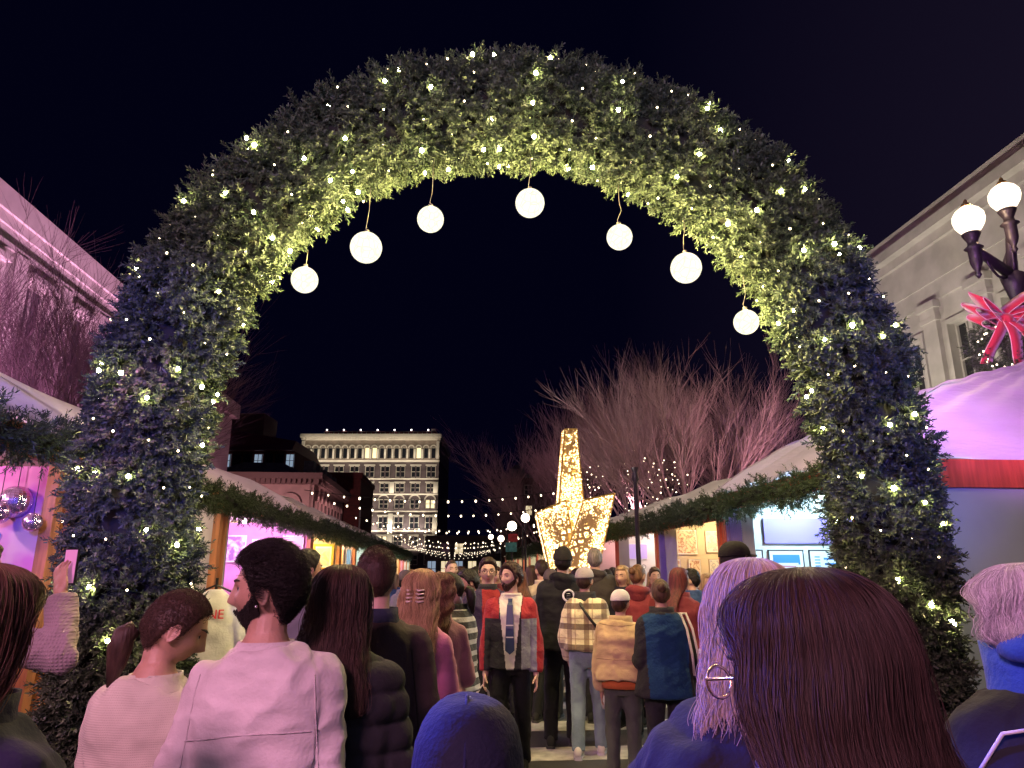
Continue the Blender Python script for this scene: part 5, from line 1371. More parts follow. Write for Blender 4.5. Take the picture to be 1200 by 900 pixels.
# hanging globes
M_GLOBE = mat('woven_globe', (.8, .75, .6), .5)
nt = M_GLOBE.node_tree; b_ = nt.nodes['Principled BSDF']; tc = nt.nodes.new('ShaderNodeTexCoord'); vo = nt.nodes.new('ShaderNodeTexVoronoi'); vo.inputs['Scale'].default_value = 14
mr = nt.nodes.new('ShaderNodeMapRange'); mr.inputs['From Max'].default_value = .08 * 8; mr.inputs['To Min'].default_value = 1.0; mr.inputs['To Max'].default_value = .55
nt.links.new(tc.outputs['Object'], vo.inputs[0]); nt.links.new(vo.outputs[0], mr.inputs[0]); mm = nt.nodes.new('ShaderNodeMath'); mm.operation = 'MULTIPLY'; mm.inputs[1].default_value = GLOBE_E = 260
nt.links.new(mr.outputs[0], mm.inputs[0]); nt.links.new(mm.outputs[0], b_.inputs['Emission Strength']); b_.inputs['Emission Color'].default_value = (1, .84, .40, 1)
M_GLOBE2 = diffuser('woven_globe', (1, .95, .74), 1.9, .5, 16)
gl = [(357, 328, 15.5, 305, 'lowest glowing globe on the left side of the arch'), (429, 290, 18.5, 232, 'larger glowing globe second from the left'), (504.5, 257, 15.5, 197, 'smaller glowing globe left of the central one'), (621, 238, 17, 200, 'central and highest glowing globe'),
      (726, 278, 15, 228, 'smaller glowing globe right of the central one'), (804, 314, 18, 262, 'larger glowing globe second from the right'), (874.5, 377.5, 14.5, 335, 'lowest glowing globe on the right side of the arch')]
M_CORD = mat('pale_cord', (.22, .20, .16), .6)
for x, y, r_, yt, lab in gl:
    c_ = at(x, y, YA - .05); rr = r_ * ((c_ - Vector((0, 0, CAMZ))).dot(Vector((0, cP, sP)))) / F
    rt = thing('hanging_globe', lab, 'globe light', c_, 0, 'glowing globes hanging inside the arch')
    gb = MB(); gb.ball((0, 0, 0), rr, 28, 20); gb.build('globe', M_GLOBE2, rt, True); lo_ = point((0, 0, 0), 290 * (rr / .14) ** 2, (1, .81, .42), .02, 'globe_lamp'); lo_.parent = rt
    tp = at(x, yt - 12, YA - .05).z - c_.z
    w = MB(); w.tube([(.0, 0, rr * .96), (-.012, 0, rr + .06), (rnd.uniform(-.02, .03), .01, rr + .16), (.01, 0, rr + .25), (.01, 0, tp)] if tp > rr + .3 else [(0, 0, rr * .96), (.01, 0, tp)], .0035, 6); w.build('cord', M_CORD, rt, True)
    w = MB(); w.tube([(0, 0, rr * .95), (0, 0, rr + .03)], .02, 10); w.build('cap', M_CORD, rt, True)
# ============================================================ THE CROWD
def stripe_mat(c1, c2, per, duty=.45):
    m = mat('striped_knit', c1, .85, sheen=.2, bump=.3, bscale=60); nt = m.node_tree; b_ = nt.nodes['Principled BSDF']
    tc = nt.nodes.new('ShaderNodeTexCoord'); sx = nt.nodes.new('ShaderNodeSeparateXYZ'); nt.links.new(tc.outputs['Object'], sx.inputs[0])
    md = nt.nodes.new('ShaderNodeMath'); md.operation = 'MODULO'; md.inputs[1].default_value = per; nt.links.new(sx.outputs[2], md.inputs[0])
    lt = nt.nodes.new('ShaderNodeMath'); lt.operation = 'LESS_THAN'; lt.inputs[1].default_value = per * duty; nt.links.new(md.outputs[0], lt.inputs[0])
    mx = nt.nodes.new('ShaderNodeMix'); mx.data_type = 'RGBA'; mx.inputs[6].default_value = (*c1, 1); mx.inputs[7].default_value = (*c2, 1)
    nt.links.new(lt.outputs[0], mx.inputs[0]); nt.links.new(mx.outputs[2], b_.inputs['Base Color']); return m
def plaid_mat():
    m = mat('plaid_wool', (.7, .62, .38), .9, sheen=.3, bump=.3, bscale=60); nt = m.node_tree; b_ = nt.nodes['Principled BSDF']
    tc = nt.nodes.new('ShaderNodeTexCoord'); sx = nt.nodes.new('ShaderNodeSeparateXYZ'); nt.links.new(tc.outputs['Object'], sx.inputs[0])
    def band(out, per, w, off):
        ad = nt.nodes.new('ShaderNodeMath'); ad.operation = 'ADD'; ad.inputs[1].default_value = 10 * per + off; nt.links.new(out, ad.inputs[0])
        md = nt.nodes.new('ShaderNodeMath'); md.operation = 'MODULO'; md.inputs[1].default_value = per; nt.links.new(ad.outputs[0], md.inputs[0])
        lt = nt.nodes.new('ShaderNodeMath'); lt.operation = 'LESS_THAN'; lt.inputs[1].default_value = w; nt.links.new(md.outputs[0], lt.inputs[0]); return lt.outputs[0]
    cur = None
    def mix(prev, fac, c, amt):
        mx = nt.nodes.new('ShaderNodeMix'); mx.data_type = 'RGBA'; ml = nt.nodes.new('ShaderNodeMath'); ml.operation = 'MULTIPLY'; ml.inputs[1].default_value = amt; nt.links.new(fac, ml.inputs[0]); nt.links.new(ml.outputs[0], mx.inputs[0])
        if prev is None: mx.inputs[6].default_value = (.74, .68, .42, 1)
        else: nt.links.new(prev, mx.inputs[6])
        mx.inputs[7].default_value = (*c, 1); return mx.outputs[2]
    cur = mix(None, band(sx.outputs[0], .17, .05, .02), (.18, .10, .05), .75)
    cur = mix(cur, band(sx.outputs[2], .19, .055, .0), (.07, .035, .03), .85)
    cur = mix(cur, band(sx.outputs[2], .19, .012, .09), (.30, .18, .10), .6)
    cur = mix(cur, band(sx.outputs[0], .17, .010, -.06), (.30, .18, .10), .6)
    nt.links.new(cur, b_.inputs['Base Color']); return m
BRN = (.055, .028, .016); BLK = (.012, .009, .008); BLD = (.38, .25, .13); RED = (.13, .045, .025)

# --- foreground
R1, D1_ = person('bearded man in a light sweater seen from behind, face turned left in profile', 322, 641, 2.25, yaw=6, hy=93, pitch=0, skin=(.42, .25, .17),
   topw=dict(kind='sweater', c=(.66, .60, .58), pad=.020, hem=.90, collar=1.49, wr=1.5), hair=dict(kind='short', c=BLK, T=.026, fade=.75, fuzz=10000, rough=.12), arms=('bent', 'down'), vox=.0042, eyes=True, legc=(.03, .03, .04))
beard(R1, D1_['Mh'], (.014, .010, .008), .0042, fuzz=4000)
ck = MB(); ck.ball(D1_['Mh'] @ Vector((-.082, .004, -.045)), .005, 10, 8); ck.build('earring', mat('silver', (.8, .8, .8), .2, metal=1), R1, True)
sm = MB()      # back yoke seam and a shoulder seam
from mathutils.bvhtree import BVHTree
def seam(gar, runs, m, r_=.0028, name='seam'):
    me = gar.data; bv = BVHTree.FromPolygons([v.co for v in me.vertices], [tuple(q.vertices) for q in me.polygons]); mb = MB()
    for run in runs:
        pts_ = []
        for x, z, sd_ in run:
            h_ = bv.ray_cast(Vector((x, -1 * sd_, z)), Vector((0, sd_, 0)))[0]
            if h_ is not None: pts_.append(h_ - Vector((0, sd_ * r_ * .2, 0)))
        if len(pts_) > 2: mb.tube(pts_, r_, 6)
    return mb.build(name, m, gar, True)
def lin(x0, z0, x1, z1, sd_=1, n=16, bow=0): return [(x0 + (x1 - x0) * i / n, z0 + (z1 - z0) * i / n + bow * math.sin(PI * i / n), sd_) for i in range(n + 1)]
seam(D1_['gar'], [lin(-.185, 1.235, .185, 1.26, bow=.012), lin(-.165, 1.41, -.195, 1.10, bow=0), lin(.165, 1.41, .195, 1.10)], cloth((.58, .52, .51)), .0022)
R2, D2_ = person('woman in an off white knit with dark ponytail, head bowed to the right', 196, 688, 2.35, yaw=-8, hy=-62, pitch=-22, fem=True, skin=(.48, .29, .20),
   topw=dict(kind='sweater', c=(.60, .57, .45), m=knit((.60, .57, .45)), pad=.018, hem=.92, wr=1.3, collar=1.49), hair=dict(kind='pony', c=(.06, .035, .025), fuzz=6000), arms=('bent', 'phone'), vox=.005, eyes=True, legc=(.05, .05, .07))
R3, D3_ = person('woman with long chestnut hair in a navy jacket at the photo edge', -16, 664, 1.42, yaw=-10, hy=-14, fem=True, topw=dict(kind='jacket', c=(.018, .015, .05), pad=.034), bdy=1.15, hair=dict(kind='long', c=(.085, .034, .026), L=.46, dense=22000, rad=.0006, wide=1.0, amp=.05), arms=('down', 'down'))
R5, D5_ = person('woman with straight dark hair in a black puffer jacket beside the bearded man', 402, 664, 2.5, yaw=4, hy=-12, fem=True, topw=dict(kind='puffer_jacket', c=(.022, .022, .026), pad=.050, hem=.93, puff=.016, wr=.8, collar=1.56), hair=dict(kind='long', c=(.045, .024, .018), L=.30, dense=11000, rad=.0008, back=.02, wide=.98), arms=('hip', 'down'), legc=(.04, .03, .035))
R6, D6_ = person('tall man with cropped hair in a long dark brown coat', 443, 640, 3.0, yaw=2, hy=4, topw=dict(kind='coat', c=(.075, .050, .048), pad=.034, hem=.62, cc=(.02, .025, .05), wr=.8), hair=dict(kind='short', c=(.05, .025, .02), T=.012, fade=.15, fuzz=4000), arms=('down', 'down'), vox=.007, skin=(.52, .33, .26))
R4, D4_ = person('person in a knitted jumper and grey brown vest holding up a phone by the arch', -24, 632, 3.2, yaw=-10, hy=-20, topw=dict(kind='jumper', m=knit((.34, .26, .28), 170, .8), c=(.34, .26, .28), pad=.03, hem=.9, wr=1.4), hair=dict(kind='short', c=BRN), arms=('down', ((.72, .22, -.22), (-.38, .20, .95), (.1, .95, .2))), vox=.006)
vb = MB(); rr = []
for z in (.88, 1.0, 1.15, 1.3, 1.40, 1.46):
    hw, hd, yc = interp_t(z, False); rr.append(tring(z, min(hw, .165) + .045, hd + .048, yc, 28))
vb.loft(rr); vb.xf(D4_['Ms']); finish(remesh(vb, .012, 6), 'vest', cloth((.13, .10, .09), .4, 30), R4, lambda c: .010 * np_noise(c, 20, 3))
pw = D4_['A'][1][2] + Vector((-.03, .06, .13)); ph = thing('mobile_phone', 'phone held up toward the pink painting', 'phone', MATR[R4.name] @ (D4_['Ms'] @ pw), R(-18))
pb = MB(); pb.box((0, 0, 0), (.078, .009, .16)); pb.build('case', M_BLACK, ph); pb = MB(); pb.box((0, -.0055, 0), (.070, .002, .148)); pb.build('screen', emit('phone_screen', (.75, .35, .65), .22), ph)
R7, D7_ = person('dark haired man in grey looking right, just behind the bearded man', 361, 644, 4.8, yaw=-10, hy=-50, topw=dict(c=(.18, .19, .22)), hair=dict(kind='short', c=BLK, T=.02), vox=.008, eyes=True)
R8, D8_ = person('blonde woman in a pink top with a cream claw clip in her hair', 489, 668, 4.0, yaw=-12, hy=-20, fem=True, topw=dict(kind='top', c=(.70, .22, .40), pad=.02), hair=dict(kind='long', c=BLD, L=.36, dense=5000, rad=.0011, wave=.006), legc=(.05, .05, .08))
cp_ = MB()
for s_ in (-1, 1):
    for k in range(4):
        z = .02 - .02 * k; cp_.tube([D8_['Mh'] @ Vector((.012 * s_ + .02, -.135, z)), D8_['Mh'] @ Vector((.034 * s_ + .02, -.150, z - .004)), D8_['Mh'] @ Vector((.055 * s_ + .02, -.125, z))], .005, 6)
cp_.build('claw_clip', mat('cream_plastic', (.7, .6, .5), .35), R8, True)
R9, D9_ = person('woman with long wavy brown hair between the blonde and the striped jumper', 513, 672, 4.7, yaw=-10, hy=-30, fem=True, topw=dict(c=(.45, .20, .28), pad=.02), hair=dict(kind='long', c=(.14, .07, .045), L=.46, wave=.012, dense=4000, rad=.0012), vox=.01)
R10, D10_ = person('woman in a black and white striped jumper looking down to the left', 537, 668, 5.2, yaw=62, hy=88, pitch=-20, fem=True, topw=dict(kind='striped_jumper', m=stripe_mat((.025, .02, .03), (.62, .58, .62), .075, .42), pad=.03, wr=.9), hair=dict(kind='pony', c=BLK), arms=('bent', 'down'), eyes=True, vox=.007, skin=(.5, .32, .24), legc=(.10, .16, .30))
R11, D11_ = person('tall man with shaved head lit violet above the crowd', 527, 655, 9.5, yaw=190, hy=205, topw=dict(c=(.06, .05, .06)), hair=dict(kind='bald', c=(.06, .04, .03)), eyes=True, vox=.01, skin=(.55, .36, .30))
R12, D12_ = person('dark haired person behind the striped jumper looking down left', 551, 667, 7.6, yaw=120, hy=110, pitch=-15, topw=dict(c=(.10, .06, .06)), hair=dict(kind='short', c=BLK, T=.03, fade=.9), eyes=True, vox=.01)
R13, D13_ = person('man with glasses in a dark open jacket over red facing the camera', 572, 654, 7.2, yaw=188, hy=184, topw=dict(kind='open_jacket', pad=.03, mats=[cloth((.04, .03, .07)), cloth((.26, .015, .02))], matfn=lambda c: ((np.abs(c[:, 0] + .02) < .09) & (c[:, 1] > .05)).astype(int)), hair=dict(kind='short', c=(.03, .018, .014), T=.026), eyes=True, vox=.007, skin=(.56, .36, .29))
def glasses(root, Mh, m, name='glasses', r=.022, back=.095):
    gb = MB()
    for s_ in (-1, 1):
        gb.tube([Mh @ Vector((s_ * .032 + r * math.cos(t), .104 - .012 * abs(math.cos(t)) * 0, .0 + r * .85 * math.sin(t))) for t in np.linspace(0, 2 * PI, 17)], .0022, 6, caps=False)
        gb.tube([Mh @ Vector((s_ * (.032 + r), .104, .006)), Mh @ Vector((s_ * .076, .085, .006)), Mh @ Vector((s_ * .084, .0, .004)), Mh @ Vector((s_ * .086, .0 - .012, -.008))], .0024, 6)
    gb.tube([Mh @ Vector((-.032 + r, .104, .004)), Mh @ Vector((0, .110, .008)), Mh @ Vector((.032 - r, .104, .004))], .002, 6)
    return gb.build(name, m, root, True)
glasses(R13, D13_['Mh'], M_BLACK)
# man with tie
def jk(c):
    x, y, z = c[:, 0], c[:, 1], c[:, 2]; ax = np.abs(x)
    idx = np.zeros(len(c), int)                                   # black
    shirt = (ax < .045 + (z - .95) * .12) & (y > .03) & (ax < .115)
    torso = ax < .21
    idx[(z > 1.28) & (ax > .10)] = 1                                # red shoulders
    idx[(ax > .235)] = 1
    idx[(z < 1.28) & (x < -.10) & (x > -.235) & (y > 0)] = 2               # grey side panel (his right, photo right is negative x)
    idx[(z < 1.28) & (x > .10) & (x < .16) & (y > 0)] = 0
    idx[(z > 1.40) & (ax < .11)] = 0
    idx[shirt] = 3
    return idx
R14, D14_ = person('bearded man in a white shirt and navy tie under an open red and grey jacket', 599, 660, 6.7, yaw=176, hy=132, pitch=4, skin=(.56, .36, .28), arms=('down', 'down'), gait=.12,
   bdy=.93, topw=dict(kind='open_jacket', gvox=.006, pad=.036, hem=.86, mats=[cloth((.03, .03, .035)), cloth((.34, .022, .032)), cloth((.22, .24, .28)), cloth((.74, .71, .62), .2, 30)], matfn=jk, cc=(.70, .67, .60), collar=1.50),
   hair=dict(kind='short', c=(.035, .015, .012), T=.030, fade=.8, rough=.5), eyes=(.03, .015, .01), vox=.006, legc=(.015, .015, .018), shoes=(.012, .012, .012))
seam(D6_['gar'], [lin(0, 1.40, 0, .70), lin(-.165, 1.40, -.20, 1.10), lin(.165, 1.40, .20, 1.10)], cloth((.04, .027, .026)), .003)
beard(R14, D14_['Mh'], (.035, .014, .010), .017)
tb = MB(); k_ = D14_['k']; M_TIE = mat('navy_tie', (.012, .03, .10), .4, sheen=.3); M_TST = mat('tie_stripe', (.6, .6, .62), .5)
prof = [(1.455, .022), (1.425, .018), (1.40, .026), (1.2, .036), (1.02, .042), (.985, .0)]
rr = []
for z, w_ in prof:
    hw, hd, yc = interp_t(z, False); y = yc + hd + .056 - (.02 if z > 1.42 else 0); rr.append([Vector((-w_, y, z)), Vector((w_, y, z)), Vector((w_, y + .012, z)), Vector((-w_, y + .012, z))])
tb.loft(rr); to = tb.xf(D14_['Ms']).build('tie', M_TIE, R14)
sb_ = MB()
for z in (1.23, 1.13): 
    hw, hd, yc = interp_t(z, False); sb_.box((0, yc + hd + .0705, z), (.066, .003, .010))
sb_.xf(D14_['Ms']).build('tie_stripe', M_TST, to)
def bag(loc, rz, c, lab, w_=.30, h_=.38, d_=.10, name='shopping_bag', handles=True):
    root = thing(name, lab, 'bag', loc, rz); b_ = MB(); rr = []
    for t, a, q in ((0, .9, .8), (.12, 1, 1), (.6, 1.0, .9), (1, .92, .45)):
        rr.append([Vector((w_ / 2 * a * math.copysign(abs(math.cos(u)) ** .4, math.cos(u)), d_ / 2 * q * math.copysign(abs(math.sin(u)) ** .5, math.sin(u)), -h_ + h_ * t)) for u in [2 * PI * j / 24 for j in range(24)]])
    b_.loft(rr); finish(b_.mesh('bag_body'), 'bag_body', cloth(c, .25, 18), root, lambda q: .006 * np_noise(q, 26, 2))
    if handles:
        hb = MB()
        for s_ in (-1, 1): hb.tube([(-w_ * .22, s_ * d_ * .2, -.02), (-w_ * .16, s_ * .02, .10), (0, 0, .16), (w_ * .16, s_ * .02, .10), (w_ * .22, s_ * d_ * .2, -.02)], .007, 6)
        hb.build('handle', cloth(c, .1), root, True)
    return root
hp = MATR[R14.name] @ (D14_['Ms'] @ (D14_['A'][1][2] + Vector((0, .03, -.13)))); bag(hp - Vector((0.02, 0, .14)), R(10), (.60, .58, .55), 'white carrier bag in the hand of the man with the tie', .30, .36)
R15, D15_ = person('auburn haired person behind the man with the tie', 613, 668, 9.0, yaw=15, fem=True, topw=dict(c=(.10, .03, .03)), hair=dict(kind='long', c=RED, L=.3), vox=.012)
R16, D16_ = person('short haired man in a beige jacket walking away', 636, 656, 9.2, yaw=25, topw=dict(c=(.55, .45, .36), pad=.03), hair=dict(kind='short', c=(.03, .016, .012), T=.018, fade=.3), vox=.01, gait=.2)
R17, D17_ = person('broad person all in black with a white round emblem on the back', 655, 643, 7.7, yaw=-4, hy=-6, topw=dict(kind='hoodie', hood=(.012, .012, .016), c=(.012, .012, .016), pad=.050, hem=.84, wr=.9), hair=dict(kind='beanie', c=BLK, hc=(.014, .012, .014)), legc=(.012, .012, .014), vox=.01, bdy=1.12, gait=.06)
eb = MB(); em = D17_['Ms'] @ Vector((-.0, -.19, 1.33)); eb.tube([(.055 * math.cos(t), 0, .055 * math.sin(t)) for t in np.linspace(0, 2 * PI, 25)], .010, 6, caps=False, flat=.4)
eb.tube([(-.02, 0, .02), (.015, 0, .02), (.015, 0, 0), (-.02, 0, 0), (-.02, 0, -.025), (.02, 0, -.025)], .006, 5, flat=.5); eo = eb.build('emblem', mat('white_print', (.75, .75, .8), .6), D17_['gar'], True); eo.location = em + Vector((.06, -.012, 0)); eo.rotation_euler = (R(-6), 0, 0)
R18, D18_ = person('woman in a cream and brown plaid jacket, pale jeans and a grey cap', 686, 657, 7.3, yaw=-10, hy=-22, fem=True, topw=dict(kind='plaid_jacket', m=plaid_mat(), pad=.055, hem=.97, wr=1.0, collar=1.53), hair=dict(kind='cap', c=(.05, .03, .02), hc=(.34, .30, .33)), legc=(.20, .29, .33), shoes=(.70, .68, .62), arms=('hip', 'bent'), vox=.009, gait=.10, H=1.72)
sb_ = MB(); sb_.tube([D18_['Ms'] @ Vector(p) for p in ((-.07, -.02, 1.53), (-.03, -.155, 1.40), (.06, -.185, 1.27), (.15, -.17, 1.16), (.22, -.07, 1.10))], .016, 8, flat=.6); sb_.build('bag_strap', M_BLACK, D18_['gar'], True)
bag(MATR[R18.name] @ (D18_['Ms'] @ Vector((.22, -.05, .88))), R(60), (.60, .62, .60), 'pale tote bag at the hip of the plaid jacket woman', .30, .42)
R19, D19_ = person('large grey haired man in a dark olive coat right of the plaid jacket', 699, 642, 8.8, yaw=-8, topw=dict(hood=(.05, .04, .04), c=(.045, .038, .034), pad=.06, hem=.80), hair=dict(kind='short', c=(.20, .17, .16), T=.015, fade=.5), vox=.011, bdy=1.15)
R20, D20_ = person('short person in a tan jacket and white cap in front of the blue jacket', 724, 692, 6.3, yaw=-14, hy=-30, fem=True, topw=dict(kind='jacket', c=(.50, .36, .19), pad=.065, hem=.93, wr=1.1), hair=dict(kind='cap', c=BRN, hc=(.62, .58, .60)), legc=(.06, .07, .06), arms=('down', 'down'), vox=.009)
seam(D20_['gar'], [lin(-.19, 1.26, .19, 1.26, bow=-.015), lin(-.17, 1.36, -.20, 1.08), lin(.17, 1.36, .20, 1.08), lin(-.2, .98, .2, .98)], cloth((.30, .20, .10)), .003)
hb = MB(); hb.loft([tring(z, .20, .155, 0, 28) for z in (.86, .93)]); hb.xf(D20_['Ms']); hb.build('shirt_hem', cloth((.48, .13, .03)), R20, True)
R21, D21_ = person('woman with pinned brown hair in a black coat with a blue back panel', 773, 678, 6.0, yaw=6, hy=-4, fem=True, topw=dict(kind='coat', pad=.05, mats=[cloth((.02, .02, .025)), cloth((.009, .045, .12))], matfn=lambda c: ((np.abs(c[:, 0]) < .17) & (c[:, 1] < -.02) & (c[:, 2] < 1.36)).astype(int), hem=.80), hair=dict(kind='bun', c=(.09, .05, .03)), vox=.009)
tb = MB()
for dx in (0, .05): tb.tube([D21_['Ms'] @ Vector(p) for p in ((.13 + dx, .06, 1.46), (.15 + dx, -.06, 1.47), (.165 + dx, -.165, 1.35), (.19 + dx, -.19, 1.15), (.20 + dx, -.19, .98))], .011, 6)
tb.build('tote_strap', cloth((.6, .55, .48)), D21_['gar'], True)
R22, D22_ = person('person in a red jacket with sunglasses pushed up in brown hair', 751, 661, 8.0, yaw=-15, hy=-40, fem=True, topw=dict(c=(.20, .025, .03), hood=(.20, .025, .03), pad=.04), hair=dict(kind='bun', c=(.16, .08, .04)), vox=.011)
glasses(R22, D22_['Mh'] @ Matrix.Translation((0, -.02, .10)), M_BLACK, 'sunglasses', .026)
R23, D23_ = person('woman with dark red hair in a maroon jacket holding a phone', 792, 665, 7.2, yaw=-20, hy=-62, fem=True, topw=dict(c=(.17, .02, .03), pad=.04), hair=dict(kind='long', c=(.10, .018, .018), L=.34), arms=('phone', 'phone'), legc=(.05, .05, .08), vox=.009, eyes=True)
bag(MATR[R23.name] @ (D23_['Ms'] @ Vector((.25, -.06, 1.0))), R(30), (.55, .53, .60), 'pale paper bag beside the maroon jacket', .24, .34)
R24, D24_ = person('person in a black baseball cap behind the grey blonde woman', 861, 636, 5.6, yaw=-30, hy=-78, topw=dict(c=(.05, .045, .05)), hair=dict(kind='cap', c=BLK, hc=(.014, .012, .014)), vox=.01, eyes=True)
R25, D25_ = person('woman with long grey blonde hair in a navy jacket, face hidden', 874, 658, 1.55, yaw=18, hy=-2, fem=True, topw=dict(kind='puffer_jacket', c=(.012, .012, .020), pad=.055, hem=.92, puff=.010, cc=(.02, .05, .45), collar=1.56), hair=dict(kind='long', c=(.34, .27, .20), L=.24, dense=20000, rad=.0007, back=.03, wide=.92, lean=-.03), arms=('pocket', 'hip'), roll=4, bdy=1.5)
R26, D26_ = person('woman with long brunette hair and thin gold glasses closest to the camera', 945, 672, .98, yaw=-10, hy=34, pitch=-10, fem=True, topw=dict(kind='jacket', c=(.03, .02, .035), pad=.03), hair=dict(kind='long', c=(.028, .016, .013), L=.62, dense=60000, rad=.0005, wide=1.22, back=.02, amp=.05, wave=.001), legc=(.03, .03, .04), skin=(.5, .33, .25), vox=.007, eyes=True)
glasses(R26, D26_['Mh'] @ Matrix.Translation((0, .012, -.004)), mat('gold_wire', (.8, .55, .28), .25, metal=1), 'glasses', .026)
R27, D27_ = person('person with fluffy pale hair and dark jacket with a bright blue collar', 1192, 664, 1.75, yaw=14, hy=18, topw=dict(kind='jacket', c=(.014, .015, .022), pad=.050, cc=(.02, .08, .60), collar=1.585, hood=(.02, .08, .60), hoodz=.085, wr=.8), hair=dict(kind='long', c=(.46, .42, .50), L=.045, dense=16000, rad=.0007, wave=.006, wide=1.12, amp=.10), arms=('pocket', 'pocket'), bdy=1.2)
pp = MB(); pp.tube([D27_['Ms'] @ Vector(p) for p in ((-.275, -.035, 1.30), (-.235, -.10, 1.415), (-.16, -.150, 1.435), (-.08, -.178, 1.38), (.0, -.192, 1.25), (.05, -.20, 1.05))], .0045, 6); pp.build('reflective_piping', mat('grey_piping', (.55, .55, .52), .4), D27_['gar'], True)
# hooded person low in the middle
R28, D28_ = person('small person with a dark blue hood pulled up in the bottom centre', 548, 808, 1.34, yaw=2, topw=dict(kind='jacket', c=(.012, .013, .04), pad=.05, wr=.7), hair=dict(kind='short', c=BLK), capz=.02)
hm = MB(); rr = []; Mh = D28_['Mh']
for i in range(20):
    t = i / 19
    if t < .55:
        ph = t / .55 * PI / 2; rx, ry, z, y = .112 * math.sin(ph) ** .8, .135 * math.sin(ph) ** .8, .142 * math.cos(ph) ** .9 + .0, -.02 - .015 * t
    else:
        q = (t - .55) / .45; rx, ry, z, y = .112 + .050 * q * q, .135 - .02 * q, -.20 * q, -.035 - .02 * q
    rr.append([Mh @ Vector((max(rx, .003) * math.sin(a), y + max(ry, .003) * math.cos(a), z)) for a in [2 * PI * j / 40 for j in range(40)]])
hm.loft(rr); me = hm.mesh('hood'); finish(me, 'hood', cloth((.009, .010, .028), .25, 110), D28_['gar'], lambda c: .007 * np_noise(c * np.array([1, 1, .5]), 22, 5) + .003 * (1 - 2 * np.abs(np_noise(c, 40, 8))))
hs = MB(); hs.tube([Mh @ Vector((0, -.02 - .150 * math.sin(t), .146 * math.cos(t) ** 1)) for t in np.linspace(.1, 1.6, 14)], .003, 6); hs.build('hood_seam', cloth((.01, .012, .05)), D28_['gar'], True)

# --- the deeper crowd: one of each kind, then copies
protos_p = []
kinds = [('person in a dark coat in the far crowd', dict(c=(.03, .03, .035), pad=.035), BLK, 'short', False, 0), ('long haired person in a pale coat in the far crowd', dict(c=(.42, .36, .33), pad=.035), BRN, 'long', True, 10),
         ('person facing the camera in a maroon jacket in the far crowd', dict(c=(.16, .03, .04), pad=.035), BRN, 'short', False, 185), ('person in a beanie and grey jacket in the far crowd', dict(c=(.14, .14, .16), pad=.04), BLK, 'beanie', False, -15),
         ('blonde person facing the camera in a black coat in the far crowd', dict(c=(.02, .02, .03), pad=.035), BLD, 'long', True, 170), ('person in a blue jacket in the far crowd', dict(c=(.03, .06, .18), pad=.04), BLK, 'short', False, 25)]
spots = [(505, 12.5), (541, 11.5), (585, 11), (622, 12.8), (668, 13.2), (712, 12), (734, 10.4), (641, 15), (561, 14), (596, 16), (518, 16.5), (655, 18), (548, 19), (578, 21), (610, 22), (632, 24), (497, 22), (530, 25), (565, 27), (590, 29), (618, 31), (544, 33), (575, 36), (513, 35), (602, 38),
         (745, 13.5), (810, 11.2), (470, 9.5), (482, 13), (458, 13.5), (437, 12), (410, 14), (690, 17), (722, 18.5), (828, 9.6), (384, 9.8), (346, 11), (648, 10.8), (606, 13.6), (556, 9.6), (533, 13.5), (575, 13.2), (560, 8.6), (625, 9.4), (592, 9.8), (640, 8.9), (735, 8.6), (815, 8.2)] + [(440 + (i * 47) % 330, 10 + (i * 3.7) % 17) for i in range(34)]
for i, (px, D) in enumerate(spots):
    kk = i % 6; lab, tw, hc, hk, fm, yw = kinds[kk]
    top = 668 + rnd.uniform(-6, 5) * 9 / D
    if i < 6:
        r_, d_ = person(lab, px, top, D, yaw=yw, fem=fm, topw=tw, hair=dict(kind=hk, c=hc, hc=(.08, .06, .07), L=.3), vox=.013, eyes=(yw > 90) or None, group=lab + 's', gait=.12)
        protos_p.append((r_, at(px, top, D).z))
    else:
        src, h0 = protos_p[kk]; c = copy_tree(src); p = at(px, top, D); c.location = (p.x, D, 0); c.rotation_euler = (0, 0, R(yw + rnd.uniform(-35, 35))); q = p.z / h0; c.scale = (q, q, q)

# ============================================================ LIGHTS (stage floods, lamps, added fills) / WORLD / CAMERA
PINK = (1, .30, .72); VIO = (.62, .32, 1); BLUE = (.03, .07, 1); WARM = (1, .76, .45)
area((-2.2, -2.8, 4.6), (-.7, 2.4, 1.2), 1.2, .8, 420, (1, .42, .66), 'pink_flood')
spot((-2.3, 2.7, 3.1), (.20, 1.46, 1.48), 1700, BLUE, 19, .3, .08, 'blue_spot')
spot((3.2, -.6, 3.4), (2.0, 1.75, 1.5), 260, (.10, .14, 1), 26, .6, .1, 'blue_spot')
spot((-1.0, -3.0, 3.4), (-3.4, 6, 2.9), 4200, (.08, .08, 1), 22, .7, .2, 'blue_spot')
spot((1.5, -3.0, 3.4), (3.5, 6, 3.2), 3600, (.08, .08, 1), 21, .7, .2, 'blue_spot')
area((0, -4.5, 5.0), (0, 6, 3.8), 2.5, 1.0, 60, (.72, .62, 1), 'cool_street_fill')  # added soft fill from behind the camera, no fixture
